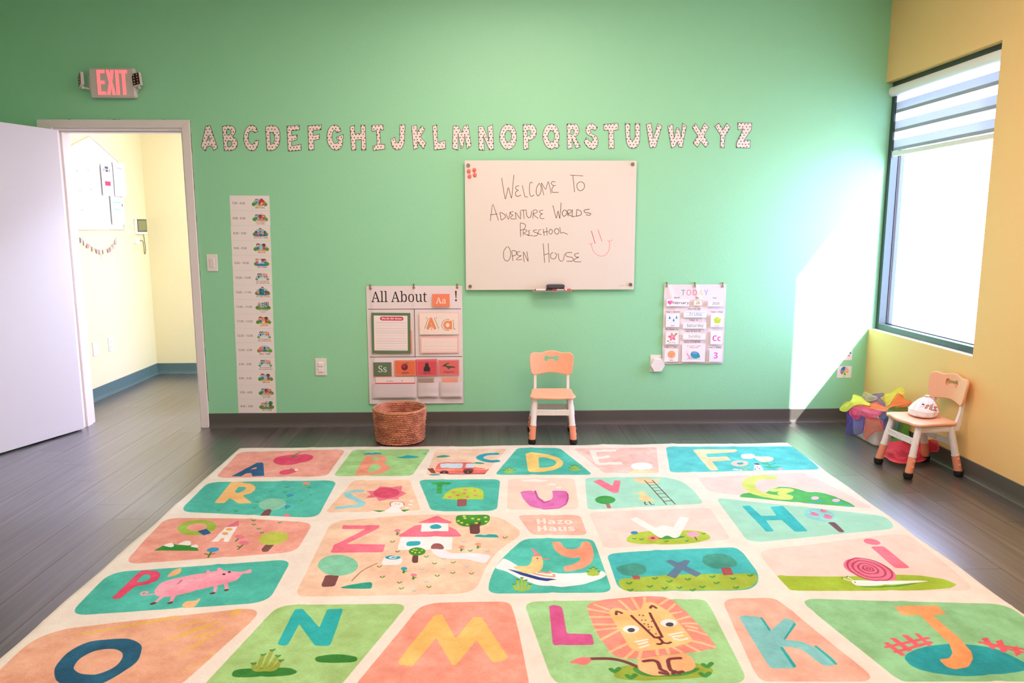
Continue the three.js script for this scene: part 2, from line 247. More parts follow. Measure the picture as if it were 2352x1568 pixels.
{ // adjustable spotlight recessed in the vestibule ceiling, turned to the doorway
  const t = thing('ceiling_spotlight', 'small recessed ceiling spotlight in the vestibule turned to the doorway', 'light', [-2.42, HALL[3], -0.7]);
  part('trim_ring', new THREE.TorusGeometry(0.06, 0.008, 10, 32).rotateX(Math.PI / 2), M.white, t);
  part('lens', new THREE.CylinderGeometry(0.052, 0.052, 0.006, 32).translate(0, -0.002, 0), mat('#ffffff', 0.5, { emissive: COOL, emissiveIntensity: 1.2 }), t);
  const l = new THREE.SpotLight(lin(0.78, 0.89, 1.2), 50, 0, 0.6, 0.35);
  l.position.set(-2.42, HALL[3] - 0.014, -0.7); l.target.position.set(-2.05, 0, 1.0); l.castShadow = true; l.shadow.radius = 2.5; l.name = 'vestibule_spot';
  scene.add(l, l.target);
}
const RUG = [
['C','#f4a592',60,[24,83,709,48,701,585,52,592]],
['C','#a6d488',40,[758,58,1271,57,1203,591,738,582]],
['P','#1f5f8b',4,[136,567,206,310,239,305,252,330,328,563,261,571,235,510,206,517,195,569]],
['P','#f4a592',4,[207,443,230,394,244,437]],
['S','#e8476b',0,[296,264,305,195,381,150,466,148,520,178,534,237,511,300,436,358,368,358,320,321]],
['L','#4e7a26',12,[393,193,407,139,425,111]],
['P','#4e7a26',4,[382,193,429,183,431,204,389,205]],
['S','#e8476b',0,[399,494,414,464,460,449,496,456,505,481,481,528,447,547,413,532]],
['L','#4e7a26',8,[450,475,456,434]],
['S','#fbe6d8',0,[504,467,504,478,500,484,492,484,485,477,479,466,479,455,483,448,491,448,498,455]],
['P','#f59b7e',8,[860,570,862,196,872,173,943,171,996,217,1012,276,1011,325,998,354,1041,392,1055,442,1045,494,1007,551,939,577]],
['P','#a6d488',8,[917,300,923,222,952,228,964,263,955,296]],
['P','#a6d488',8,[927,515,928,389,952,368,982,382,994,419,984,488,955,516]],
['S','#17a3ad',0,[840,153,871,125,898,131,914,119,945,137,963,157,907,167]],
['S','#17a3ad',0,[1066,231,1106,214,1125,193,1161,199,1211,231,1174,251,1125,256]],
['P','#17a3ad',4,[1217,172,1253,142,1248,173]],
['C','#4cbfa9',70,[39,665,778,656,793,1221,59,1118]],
['P','#fcc37a',8,[195,1000,170,675,178,662,231,667,242,683,291,697,332,745,349,800,342,856,314,881,312,895,398,1006,326,1008,251,927,247,1001]],
['P','#4cbfa9',8,[243,823,240,751,278,753,293,780,286,816,269,856]],
['S','#8fcfae',0,[578,1007,580,1059,556,1098,515,1109,472,1089,443,1044,439,991,462,950,504,938,549,960]],
['P','#7d4848',8,[491,1182,495,1111,508,1089,529,1105,541,1184]],
['S','#f58f78',0,[633,708,632,723,623,731,610,731,596,721,588,707,589,693,598,684,612,684,625,694]],
['S','#2b90c0',0,[587,895,586,907,578,914,566,914,554,906,547,894,547,882,555,875,568,875,580,883]],
['S','#2b90c0',0,[615,1061,614,1071,608,1077,598,1077,588,1070,582,1060,582,1049,589,1043,599,1044,609,1050]],
['S','#f07a8a',0,[645,1181,645,1192,638,1198,627,1198,617,1191,611,1180,611,1170,618,1163,629,1164,639,1170]],
['L','#3f8a38',7,[613,730,613,741]],
['L','#3f8a38',7,[567,912,561,932]],
['L','#3f8a38',7,[600,1076,599,1095]],
['L','#3f8a38',5.5,[505,758,518,772,522,753]],
['L','#3f8a38',5.5,[634,771,645,785,651,767]],
['L','#3f8a38',5.5,[434,824,446,838,451,820]],
['L','#3f8a38',5.5,[519,840,531,855,535,836]],
['L','#3f8a38',5.5,[670,880,681,894,686,876]],
['L','#3f8a38',5.5,[641,971,652,984,657,967]],
['L','#3f8a38',5.5,[407,981,418,994,422,978]],
['L','#3f8a38',5.5,[420,1070,431,1082,435,1066]],
['L','#3f8a38',5.5,[245,1099,257,1111,261,1095]],
['L','#3f8a38',5.5,[341,1109,352,1122,356,1106]],
['C','#f8cba8',30,[872,659,1197,656,1308,1137,817,1152]],
['L','#97d3d6',40,[944,837,897,848,878,879,903,931,952,982,983,1024,972,1064,927,1075,872,1089]],
['P','#f0788a',4,[1042,764,1104,782,1167,759,1171,844,1206,884,1168,948,1175,981,1117,971,1070,998,1047,940,990,947,1012,895,973,832,1025,839]],
['S','#e14d6c',0,[1165,875,1157,923,1125,951,1081,949,1041,919,1020,871,1026,822,1059,792,1104,794,1145,826]],
['S','#fbf3ec',0,[1112,1146,1107,1151,1090,1154,1069,1153,1051,1150,1043,1144,1049,1139,1066,1136,1087,1137,1105,1141]],
['S','#fbf3ec',0,[1125,1154,1140,1093,1143,1077,1141,1037,1164,1010,1208,1031,1211,1072,1192,1098,1208,1157]],
['L','#b0706a',5,[1143,1074,1134,1029,1158,1014,1201,1025,1213,1064]],
['P','#3f8a38',4,[1055,1129,1122,1131,1096,1153]],
['P','#3f8a38',4,[1202,1126,1250,1121,1222,1154]],
['S','#fbf3ec',0,[1255,1005,1253,1012,1245,1015,1236,1012,1232,1004,1234,998,1242,995,1251,998]],
['S','#fbf3ec',0,[1255,1054,1252,1060,1244,1063,1235,1060,1231,1053,1234,1046,1242,1044,1250,1047]],
['S','#fbf3ec',0,[1242,1096,1239,1103,1231,1105,1222,1102,1218,1095,1221,1089,1229,1086,1237,1089]],
['S','#8a5550',0,[1167,1041,1167,1046,1166,1048,1164,1046,1163,1041,1163,1037,1164,1035,1166,1037]],
['S','#8a5550',0,[1184,1045,1183,1050,1182,1052,1180,1050,1179,1045,1179,1040,1180,1039,1182,1041]],
['C','#4cbfa9',50,[1249,661,1726,667,1703,1154,1364,1156]],
['P','#2fa34a',8,[1324,721,1337,706,1437,709,1443,734,1433,749,1394,751,1400,900,1370,899,1366,750,1337,744]],
['S','#bcd53e',0,[1410,955,1422,887,1461,817,1523,798,1586,807,1624,849,1630,911,1626,987,1566,989,1488,991,1415,972]],
['P','#9a5a58',10,[1489,983,1542,981,1542,1082,1493,1091]],
['S','#ef7387',0,[1474,871,1471,880,1464,883,1456,879,1452,870,1455,862,1462,858,1470,862]],
['S','#ef7387',0,[1538,838,1535,846,1527,850,1519,846,1515,837,1518,828,1526,825,1534,829]],
['S','#ef7387',0,[1592,857,1589,866,1581,869,1573,865,1570,857,1573,848,1581,844,1589,848]],
['S','#ef7387',0,[1536,896,1533,904,1525,908,1517,904,1514,895,1517,887,1524,883,1532,887]],
['S','#ef7387',0,[1500,924,1497,932,1490,936,1482,932,1478,923,1481,915,1489,912,1497,915]],
['S','#ef7387',0,[1598,927,1595,936,1588,939,1580,935,1576,926,1579,918,1587,915,1595,919]],
['S','#ef7387',0,[1458,948,1455,957,1447,960,1440,956,1436,948,1439,939,1446,936,1454,940]],
['S','#ef7387',0,[1554,955,1551,963,1543,966,1535,962,1532,954,1535,946,1542,942,1550,946]],
['S','#f4959b',0,[1468,866,1467,869,1463,871,1459,869,1457,865,1459,862,1462,860,1466,862]],
['S','#f4959b',0,[1532,832,1530,836,1526,837,1522,836,1521,832,1522,828,1526,827,1530,828]],
['S','#f4959b',0,[1593,922,1591,925,1587,927,1584,925,1582,921,1583,918,1587,916,1591,918]],
['C','#f9d3b6',30,[1306,65,1778,66,1634,585,1285,584]],
['L','#1aa5b5',46,[1705,174,1645,184,1603,230,1604,272,1632,307,1674,331,1708,325]],
['S','#3d9f8a',0,[1319,235,1345,198,1373,189,1403,214,1412,231,1362,241]],
['S','#3d9f8a',0,[1560,361,1591,344,1633,370,1605,384]],
['P','#8a3f3a',4,[1281,460,1318,451,1342,545,1502,566,1661,476,1634,575,1423,572,1315,544]],
['P','#f0706a',20,[1326,503,1344,365,1369,348,1487,347,1563,352,1572,448,1613,456,1655,493,1641,561,1422,558,1347,529]],
['P','#cfe3ec',15,[1353,369,1498,365,1496,446,1488,462,1365,452]],
['P','#cfe3ec',12,[1519,370,1567,376,1572,448,1514,453]],
['P','#8a3f3a',15,[1502,471,1564,465,1564,548,1504,546]],
['S','#2e2a2e',0,[1418,537,1411,556,1393,563,1373,555,1364,536,1371,517,1389,510,1409,518]],
['S','#2e2a2e',0,[1561,536,1553,554,1535,561,1516,553,1507,534,1514,515,1533,508,1552,516]],
['S','#f0706a',0,[1398,537,1396,542,1391,545,1386,542,1384,536,1386,530,1390,528,1395,531]],
['S','#f0706a',0,[1541,535,1539,541,1534,543,1529,541,1527,535,1529,529,1534,527,1539,529]],
['L','#f7c87a',10,[1329,487,1499,492]],
['L','#f7c87a',10,[1573,480,1647,489]],
['S','#3d9f8a',0,[1370,576,1364,583,1348,587,1328,587,1311,582,1304,574,1310,567,1326,563,1347,564,1363,569]],
['C','#4cbfa9',40,[1848,50,2129,59,2278,605,1694,591]],
['P','#fbd37a',12,[1896,175,1943,148,2041,197,2106,276,2126,368,2108,444,2058,510,1981,545,1907,557,1895,522]],
['P','#4cbfa9',12,[1976,256,2022,262,2074,321,2083,378,2061,432,2014,462,1966,467]],
['S','#a9c23f',0,[1738,527,1759,546,1807,548,1825,530,1780,565]],
['L','#a9c23f',11,[1756,548,1749,506]],
['L','#3d8a3a',6,[1743,501,1749,513,1756,498]],
['L','#a9c23f',11,[1768,548,1765,469]],
['L','#3d8a3a',6,[1759,464,1765,475,1772,460]],
['L','#a9c23f',11,[1781,549,1784,455]],
['L','#3d8a3a',6,[1778,450,1784,462,1791,446]],
['L','#a9c23f',11,[1794,549,1800,475]],
['L','#3d8a3a',6,[1794,470,1800,481,1808,466]],
['L','#a9c23f',11,[1807,550,1817,508]],
['L','#3d8a3a',6,[1811,503,1816,515,1824,500]],
['S','#a9c23f',0,[2139,495,2158,514,2204,515,2223,498,2177,531]],
['L','#a9c23f',11,[2155,515,2152,475]],
['L','#3d8a3a',6,[2146,470,2151,482,2160,467]],
['L','#a9c23f',11,[2166,516,2170,440]],
['L','#3d8a3a',6,[2164,435,2169,447,2178,432]],
['L','#a9c23f',11,[2179,516,2189,427]],
['L','#3d8a3a',6,[2184,422,2189,434,2198,418]],
['L','#a9c23f',11,[2191,517,2204,446]],
['L','#3d8a3a',6,[2198,441,2203,452,2212,437]],
['L','#a9c23f',11,[2204,517,2217,478]],
['L','#3d8a3a',6,[2211,473,2216,484,2225,469]],
['C','#f8c9bb',30,[2219,75,2776,68,2677,588,2348,577]],
['P','#fbeee0',6,[2319,116,2500,109,2493,153,2357,161,2353,261,2435,240,2431,287,2350,307,2350,386,2485,368,2492,424,2339,434,2319,407]],
['S','#fdf8f2',0,[2665,462,2643,505,2605,530,2565,529,2537,502,2533,458,2554,413,2593,387,2635,388,2662,417]],
['S','#f6dcae',0,[2508,562,2552,511,2581,533,2614,507,2641,535,2672,563,2644,587,2511,582]],
['C','#f9d6c0',40,[1773,662,2162,661,2131,1147,1753,1143]],
['P','#c14d8f',10,[1909,876,1922,868,1931,972,1959,1036,1994,1015,2014,957,2089,873,2099,926,2092,1002,2073,1078,2028,1133,1934,1151]],
['P','#e072b4',10,[1834,891,1847,871,1897,863,1908,885,1920,996,1951,1064,1990,1032,2011,957,2013,871,2028,866,2086,873,2090,925,2086,993,2066,1070,2026,1124,1934,1143,1879,1100,1848,1002]],
['S','#fbeee4',0,[2003,701,1987,714,1948,721,1900,719,1862,710,1848,696,1863,683,1903,676,1951,677,1989,687]],
['S','#fbeee4',0,[2045,768,2040,777,2027,782,2011,781,1999,775,1995,767,2000,758,2013,753,2029,753,2041,759]],
['S','#fbeee4',0,[2069,822,2065,831,2057,836,2047,835,2040,830,2038,821,2041,813,2050,808,2059,808,2067,814]],
['C','#aae3c8',40,[2223,657,2666,652,2749,699,2784,767,2804,896,2804,1090,2174,1157]],
['P','#f57f93',8,[2259,722,2309,685,2362,800,2389,707,2423,722,2378,909,2349,916,2330,881]],
['P','#b5686a',4,[2281,1073,2303,1074,2301,1137,2281,1137]],
['S','#3aa046',0,[2343,1018,2327,1053,2296,1074,2262,1073,2238,1050,2233,1015,2248,979,2280,957,2314,958,2338,982]],
['S','#fbd3a0',0,[2505,682,2572,674,2620,695,2658,687,2639,740,2590,776,2518,749]],
['L','#6a4340',6,[2564,713,2601,1095]],
['L','#6a4340',6,[2609,714,2649,1093]],
['L','#6a4340',6,[2568,757,2614,752]],
['L','#6a4340',6,[2575,798,2622,790]],
['L','#6a4340',6,[2581,844,2625,836]],
['L','#6a4340',6,[2586,889,2630,885]],
['L','#6a4340',6,[2590,938,2637,929]],
['L','#6a4340',6,[2593,993,2639,986]],
['L','#6a4340',6,[2596,1051,2643,1044]],
['S','#fbd79a',0,[2449,928,2485,917,2505,895,2528,905,2525,948,2540,1008,2547,1044,2507,1048,2478,1031,2477,989,2495,947]],
['L','#6a4340',7,[2494,1056,2491,1091,2501,1091]],
['L','#6a4340',7,[2518,1053,2522,1092,2536,1093]],
['C','#5fcfcb',40,[2842,57,3702,77,3675,552,2745,582]],
['P','#fbe3b0',8,[3002,138,3023,121,3287,130,3288,172,3254,195,3064,220,3055,291,3185,276,3187,357,3058,375,3051,538,3015,553,2997,536]],
['S','#f8cdbb',0,[3273,422,3251,456,3217,477,3184,476,3164,454,3165,419,3187,384,3221,363,3255,364,3274,387]],
['S','#29b5b5',0,[3242,426,3234,437,3221,444,3208,444,3200,436,3200,424,3208,413,3221,406,3234,407,3242,414]],
['S','#f8e6c8',0,[3362,282,3403,288,3450,289,3470,320,3438,376,3380,401,3352,362]],
['L','#4db98a',8,[3394,409,3386,496,3393,559]],
['S','#4db98a',0,[3356,418,3394,420,3394,446,3363,445]],
['S','#4db98a',0,[3392,453,3444,417,3438,432,3396,459]],
['S','#4db98a',0,[3342,483,3383,496,3381,527,3351,516]],
['S','#4db98a',0,[3389,506,3446,483,3431,503,3389,523]],
['P','#fbf4f0',4,[3305,443,3338,440,3322,557,3256,561]],
['P','#6a4a58',4,[3304,428,3336,424,3336,453,3305,452]],
['S','#6a8fc0',0,[3308,500,3303,507,3299,510,3296,507,3297,499,3301,492,3306,489,3309,492]],
['S','#6a8fc0',0,[3309,529,3305,537,3300,540,3297,536,3299,529,3303,522,3308,519,3310,522]],
['S','#6a8fc0',0,[3280,539,3276,546,3271,549,3268,546,3269,539,3273,531,3278,528,3281,531]],
['S','#f3b0bb',0,[3448,536,3440,547,3429,553,3419,553,3413,546,3414,535,3422,524,3433,517,3443,518,3449,525]],
['S','#f4f0e8',0,[3285,256,3344,222,3371,247,3354,305,3310,338,3272,325]],
['L','#b9cf62',9,[3212,484,3215,554]],
['L','#b9cf62',8,[3271,492,3226,512]],
['S','#fbf1e8',0,[3160,535,3154,544,3146,547,3141,543,3141,534,3146,526,3154,522,3160,526]],
['S','#fbf1e8',0,[3174,542,3169,550,3161,554,3155,550,3155,541,3161,532,3169,529,3174,533]],
['S','#fbf1e8',0,[3192,549,3187,557,3179,561,3173,557,3174,548,3179,539,3187,536,3193,540]],
['C','#f6d8cc',40,[2883,678,3549,608,3673,1176,3586,1167,2879,916]],
['P','#52b95e',20,[3020,998,3055,947,3104,932,3125,958,3177,951,3237,892,3296,852,3354,850,3404,897,3429,942,3482,935,3519,962,3557,1040,3586,1106,3589,1165,3358,1107,3146,1035]],
['L','#dbe878',70,[3320,688,3248,686,3180,732,3138,816,3131,906,3162,959,3219,1004,3276,1014]],
['L','#dbe878',45,[3246,901,3342,895,3275,954,3294,1006]],
['S','#f5c8dc',0,[3449,1031,3435,1047,3417,1054,3405,1046,3406,1030,3419,1014,3438,1007,3450,1015]],
['S','#f5c8dc',0,[3549,1064,3535,1080,3517,1086,3505,1079,3506,1063,3520,1047,3538,1041,3550,1048]],
['S','#43b9c9',0,[3453,1074,3443,1082,3428,1085,3415,1081,3412,1073,3422,1065,3438,1062,3450,1066]],
['S','#43b9c9',0,[3551,1097,3541,1105,3525,1108,3513,1104,3510,1096,3520,1088,3536,1085,3548,1089]],
['S','#43b9c9',0,[3401,1097,3391,1105,3376,1108,3363,1104,3360,1096,3370,1088,3385,1085,3398,1089]],
['S','#43b9c9',0,[3574,1147,3564,1155,3549,1158,3536,1154,3534,1146,3544,1139,3559,1136,3572,1140]],
['C','#aae3c8',60,[2890,1004,3456,1204,3672,1282,3651,1445,2872,1588]],
['P','#35c2c5',8,[2994,1128,3038,1121,3047,1267,3127,1265,3137,1148,3210,1134,3204,1461,3138,1469,3131,1320,3048,1325,3039,1458,2999,1465]],
['S','#93dcd6',0,[3415,1292,3379,1332,3332,1345,3292,1326,3273,1283,3283,1230,3319,1188,3367,1174,3408,1194,3426,1240]],
['S','#f27f9f',0,[3344,1267,3334,1278,3320,1282,3308,1277,3303,1264,3306,1249,3316,1237,3330,1233,3342,1238,3347,1251]],
['S','#f27f9f',0,[3406,1220,3398,1229,3387,1232,3378,1228,3374,1218,3376,1206,3384,1197,3395,1194,3404,1198,3409,1209]],
['S','#f27f9f',0,[3400,1300,3389,1313,3374,1318,3362,1312,3356,1298,3360,1281,3372,1268,3387,1263,3399,1269,3404,1283]],
['L','#5a4048',5,[3333,1239,3317,1223]],
['L','#5a4048',5,[3394,1199,3390,1189]],
['L','#5a4048',5,[3387,1273,3378,1258]],
['P','#7a5560',10,[3346,1358,3383,1357,3377,1473,3363,1486,3348,1479]],
['C','#f4a692',70,[20,1198,431,1217,788,1282,788,1626,67,1725]],
['S','#a3c244',0,[320,1313,324,1371,294,1411,240,1419,182,1393,142,1341,134,1283,164,1240,220,1231,280,1259]],
['S','#f4a692',0,[274,1316,277,1345,262,1366,234,1371,204,1357,183,1330,179,1300,195,1278,223,1274,254,1288]],
['P','#2a5c92',4,[251,1373,283,1344,326,1400,300,1425]],
['P','#fbf1ea',4,[364,1499,371,1327,425,1323,444,1503,419,1498,411,1459,396,1459,394,1497]],
['P','#ee7089',4,[365,1327,405,1240,428,1311]],
['S','#f4b26a',0,[414,1355,413,1368,403,1373,390,1367,380,1354,381,1342,391,1337,404,1343]],
['S','#f4b26a',0,[411,1407,411,1419,401,1424,388,1418,379,1406,379,1393,389,1389,402,1394]],
['P','#2f8f2c',6,[135,1585,157,1531,188,1511,224,1530,248,1507,290,1542,315,1549,343,1596]],
['S','#fbf3ec',0,[157,1531,180,1504,205,1532,200,1552]],
['S','#fbf3ec',0,[220,1519,239,1483,265,1493,279,1534,252,1531]],
['S','#fbf3ec',0,[287,1548,302,1528,318,1542,323,1562]],
['S','#2b90c0',0,[429,1581,430,1596,420,1608,405,1611,389,1606,378,1593,377,1578,386,1566,402,1563,418,1568]],
['L','#4a7a2c',9,[405,1614,412,1665]],
['L','#4a7a2c',8,[410,1645,382,1629]],
['L','#4a7a2c',8,[410,1645,426,1630]],
['S','#f07f90',0,[502,1449,502,1463,493,1470,479,1470,465,1461,456,1448,456,1435,464,1427,479,1427,493,1436]],
['L','#4a7a2c',8,[479,1472,477,1500]],
['S','#f07f90',0,[544,1516,544,1529,535,1537,520,1537,505,1528,496,1514,496,1501,505,1492,520,1493,535,1502]],
['L','#4a7a2c',8,[521,1539,516,1584]],
['L','#4a7a2c',8,[519,1561,502,1552]],
['P','#7b4b46',14,[627,1525,668,1524,659,1614,637,1616,622,1587]],
['S','#c8cf52',0,[707,1444,709,1491,686,1528,648,1541,608,1526,581,1488,577,1441,599,1403,639,1389,680,1405]],
['L','#3f8a38',7,[489,1293,500,1304,504,1290]],
['L','#3f8a38',7,[530,1347,540,1358,544,1344]],
['L','#3f8a38',7,[561,1397,571,1408,575,1394]],
['L','#3f8a38',7,[609,1269,620,1280,625,1266]],
['L','#3f8a38',7,[471,1242,482,1254,486,1239]],
['C','#4cbfa9',70,[49,1799,790,1694,798,2078,69,2158]],
['P','#e94a6c',12,[166,2025,169,1808,178,1782,245,1793,273,1828,282,1878,254,1915,213,1924,201,2026,188,2032]],
['P','#4cbfa9',8,[200,1890,198,1832,210,1819,234,1833,244,1866,231,1888]],
['S','#f8bd84',0,[309,1846,308,1795,332,1767,347,1808,335,1836]],
['S','#f8bd84',0,[472,2097,475,2068,507,2055,519,2035,524,2074,519,2107,487,2109]],
['P','#ffa3b4',4,[352,2015,373,2013,360,2065,350,2069]],
['P','#ffa3b4',4,[395,2014,414,2012,420,2057,408,2061]],
['P','#ffa3b4',4,[535,1934,551,1933,564,1987,551,1986]],
['P','#ffa3b4',4,[569,1919,584,1912,604,1959,593,1967]],
['S','#ffa3b4',0,[314,1979,306,1948,310,1895,355,1859,418,1827,474,1812,510,1796,554,1803,603,1810,625,1799,637,1788,648,1806,646,1823,618,1833,612,1883,577,1914,515,1949,457,1989,396,2017,343,2015]],
['S','#ffa3b4',0,[454,1786,475,1812,461,1821]],
['S','#ffa3b4',0,[493,1780,501,1770,526,1802,510,1811]],
['S','#6b2f2f',0,[338,2074,349,2061,362,2069,351,2083]],
['S','#6b2f2f',0,[404,2071,418,2057,424,2069,415,2079]],
['S','#6b2f2f',0,[541,1998,551,1986,564,1995,553,2005]],
['S','#6b2f2f',0,[589,1975,596,1962,609,1970,600,1980]],
['L','#ffa3b4',10,[321,1995,284,2003,267,1993,267,1976,287,1978,284,1993]],
['S','#3a2025',0,[546,1832,546,1838,542,1840,537,1837,533,1832,533,1826,537,1824,542,1827]],
['S','#3a2025',0,[562,1812,562,1818,558,1820,553,1818,549,1812,549,1806,553,1804,558,1807]],
['L','#c9707c',10,[379,1910,382,1881]],
['L','#ffc9c9',5,[415,1882,425,1877]],
['L','#ffc9c9',5,[450,1883,464,1878]],
['L','#ffc9c9',5,[405,1920,416,1911]],
['L','#ffc9c9',5,[358,1939,369,1934]],
['L','#ffc9c9',5,[403,1951,415,1945]],
['C','#f2b18f',120,[31,2266,811,2104,653,2686,49,2668]],
['P','#f2bd62',4,[153,2293,457,2183,528,2190,355,2237,206,2290]],
['P','#f2bd62',4,[492,2253,616,2192,628,2202,538,2246]],
['P','#f2bd62',4,[490,2355,586,2256,660,2216,661,2229,565,2313]],
['P','#f2bd62',4,[588,2452,691,2238,692,2268,637,2387]],
['P','#f2bd62',4,[593,2334,648,2267,653,2275,630,2323]],
['P','#f2bd62',4,[632,2565,719,2408,721,2419,670,2512]],
['S','#f2bd62',0,[678,2163,686,2131,713,2127,711,2164,688,2177]],
['S','#155a78',0,[235,2533,213,2484,209,2404,243,2344,311,2326,381,2328,437,2365,461,2412,473,2478,445,2553,401,2598,311,2595,268,2574]],
['S','#f2b18f',0,[276,2493,271,2443,298,2399,351,2389,393,2410,413,2447,413,2497,378,2537,329,2536,296,2518]],
['C','#f8cfae',80,[872,1271,1241,1194,1703,1217,1834,1436,1711,1625,1653,1779,1608,2031,914,2040,888,2002]],
['P','#f5768b',6,[942,1322,1123,1325,1123,1363,1000,1541,1182,1552,1183,1638,947,1639,946,1552,963,1526,1061,1368,945,1368]],
['P','#f5768b',4,[1307,1300,1386,1223,1402,1224,1478,1297,1472,1313]],
['P','#f5768b',4,[1229,1454,1298,1330,1328,1328,1333,1411,1466,1410,1465,1351,1500,1389,1531,1463,1527,1473,1237,1468]],
['P','#fbf4f0',4,[1329,1311,1457,1312,1466,1407,1333,1411]],
['S','#22a9b8',0,[1429,1357,1424,1374,1411,1384,1394,1383,1379,1372,1372,1355,1376,1339,1390,1329,1407,1329,1422,1340]],
['P','#fbf4f0',10,[1244,1471,1490,1476,1493,1612,1483,1619,1249,1613,1244,1598]],
['P','#22a9b8',16,[1277,1522,1343,1517,1344,1565,1281,1576]],
['P','#9a5550',14,[1396,1615,1396,1576,1408,1551,1439,1552,1455,1584,1457,1616]],
['P','#f3eef0',20,[1396,1618,1458,1617,1473,1643,1501,1657,1584,1653,1675,1681,1648,1766,1558,1715,1477,1713,1432,1687,1408,1654]],
['P','#6b3a36',8,[1564,1323,1593,1317,1620,1294,1615,1333,1619,1430,1608,1448,1572,1443]],
['S','#3f8f24',0,[1495,1267,1507,1211,1591,1205,1656,1210,1666,1264,1648,1326,1606,1351,1546,1353,1508,1322]],
['P','#6b3a36',4,[1569,1331,1599,1324,1623,1290,1617,1363,1570,1369]],
['S','#cfd64a',0,[1517,1283,1515,1291,1509,1294,1503,1290,1500,1283,1502,1275,1508,1272,1514,1275]],
['S','#cfd64a',0,[1549,1249,1547,1257,1541,1260,1535,1257,1532,1249,1534,1241,1540,1238,1546,1241]],
['S','#cfd64a',0,[1535,1307,1532,1315,1526,1318,1520,1314,1518,1306,1520,1299,1526,1296,1532,1299]],
['S','#cfd64a',0,[1588,1254,1586,1261,1580,1264,1573,1261,1571,1253,1573,1245,1579,1242,1585,1246]],
['S','#cfd64a',0,[1608,1314,1605,1322,1599,1324,1593,1321,1591,1313,1593,1306,1599,1303,1605,1306]],
['S','#cfd64a',0,[1619,1266,1617,1273,1611,1277,1604,1273,1602,1265,1604,1257,1610,1254,1616,1258]],
['S','#cfd64a',0,[1656,1295,1654,1303,1648,1306,1642,1303,1639,1295,1641,1287,1647,1284,1654,1287]],
['S','#cfd64a',0,[1653,1240,1650,1247,1644,1251,1638,1247,1635,1239,1638,1231,1644,1228,1650,1232]],
['S','#cfd64a',0,[1563,1331,1560,1338,1554,1341,1548,1338,1546,1330,1548,1323,1554,1320,1560,1323]],
['S','#cfd64a',0,[1544,1223,1542,1231,1536,1234,1529,1231,1526,1223,1529,1215,1535,1212,1541,1215]],
['S','#149c97',0,[1601,1479,1602,1458,1619,1454,1643,1459,1666,1450,1695,1457,1704,1475,1701,1489]],
['P','#6b3a36',8,[1321,1671,1346,1671,1352,1748,1332,1751,1323,1732]],
['S','#3f8f24',0,[1375,1634,1370,1659,1352,1674,1329,1674,1309,1658,1299,1632,1304,1606,1321,1590,1344,1591,1365,1608]],
['S','#cfd64a',0,[1320,1635,1319,1640,1316,1642,1312,1640,1310,1635,1311,1629,1314,1627,1318,1629]],
['S','#cfd64a',0,[1335,1648,1334,1654,1331,1656,1327,1653,1325,1648,1326,1642,1329,1640,1333,1643]],
['S','#cfd64a',0,[1338,1620,1337,1625,1334,1628,1330,1625,1328,1620,1329,1614,1332,1612,1336,1614]],
['S','#cfd64a',0,[1354,1646,1353,1652,1350,1654,1346,1651,1344,1646,1345,1641,1348,1638,1352,1641]],
['S','#cfd64a',0,[1363,1623,1362,1629,1359,1631,1355,1629,1353,1623,1354,1618,1357,1615,1361,1618]],
['S','#cfd64a',0,[1326,1613,1325,1619,1322,1621,1318,1618,1316,1613,1317,1607,1320,1605,1324,1608]],
['P','#fbf4f0',16,[1191,1728,1199,1673,1270,1675,1283,1737,1273,1764,1199,1767]],
['S','#22a9b8',0,[1270,1691,1265,1703,1248,1710,1227,1709,1208,1701,1200,1689,1205,1678,1222,1671,1244,1672,1262,1680]],
['L','#fbf4f0',8,[1251,1678,1230,1680,1221,1692,1238,1700,1248,1693]],
['P','#7d4643',10,[973,1855,1031,1855,1032,1955,984,1960,975,1942]],
['S','#86cda6',0,[1094,1766,1088,1824,1052,1858,999,1856,949,1820,919,1761,922,1701,958,1663,1014,1665,1066,1705]],
['S','#1f9e80',0,[1065,1971,1081,1949,1113,1936,1142,1926,1176,1924,1184,1964,1170,1977]],
['L','#a0604a',5,[1093,1909,1123,1815,1175,1746]],
['L','#4a8a2c',9,[1219,1395,1223,1445]],
['L','#4a8a2c',7,[1221,1435,1233,1425]],
['S','#f07f90',0,[1234,1396,1233,1407,1226,1414,1216,1413,1208,1406,1204,1395,1205,1384,1212,1377,1221,1377,1230,1384]],
['L','#4a8a2c',9,[1297,1803,1300,1842]],
['L','#4a8a2c',7,[1299,1834,1310,1826]],
['S','#1fa3b8',0,[1311,1803,1310,1812,1303,1817,1295,1817,1287,1811,1284,1802,1285,1793,1292,1788,1300,1788,1308,1794]],
['L','#4a8a2c',9,[1345,1863,1347,1901]],
['L','#4a8a2c',7,[1346,1893,1357,1886]],
['S','#f07f90',0,[1359,1864,1357,1872,1351,1877,1342,1877,1335,1872,1332,1863,1333,1855,1340,1849,1348,1850,1355,1855]],
['L','#4a8a2c',9,[1537,1591,1537,1635]],
['L','#4a8a2c',7,[1536,1626,1548,1617]],
['S','#f59b80',0,[1552,1591,1549,1601,1542,1607,1533,1607,1526,1600,1523,1590,1525,1580,1532,1574,1541,1574,1549,1581]],
['L','#4a8a2c',9,[1612,1562,1611,1608]],
['L','#4a8a2c',7,[1611,1598,1623,1589]],
['S','#f59b80',0,[1627,1563,1625,1573,1617,1579,1608,1579,1601,1572,1598,1562,1600,1552,1608,1545,1617,1546,1624,1552]],
['L','#5f8a2c',6,[1201,1517,1211,1530,1219,1514]],
['L','#5f8a2c',6,[1240,1628,1249,1639,1257,1624]],
['L','#5f8a2c',6,[1375,1684,1384,1695,1392,1681]],
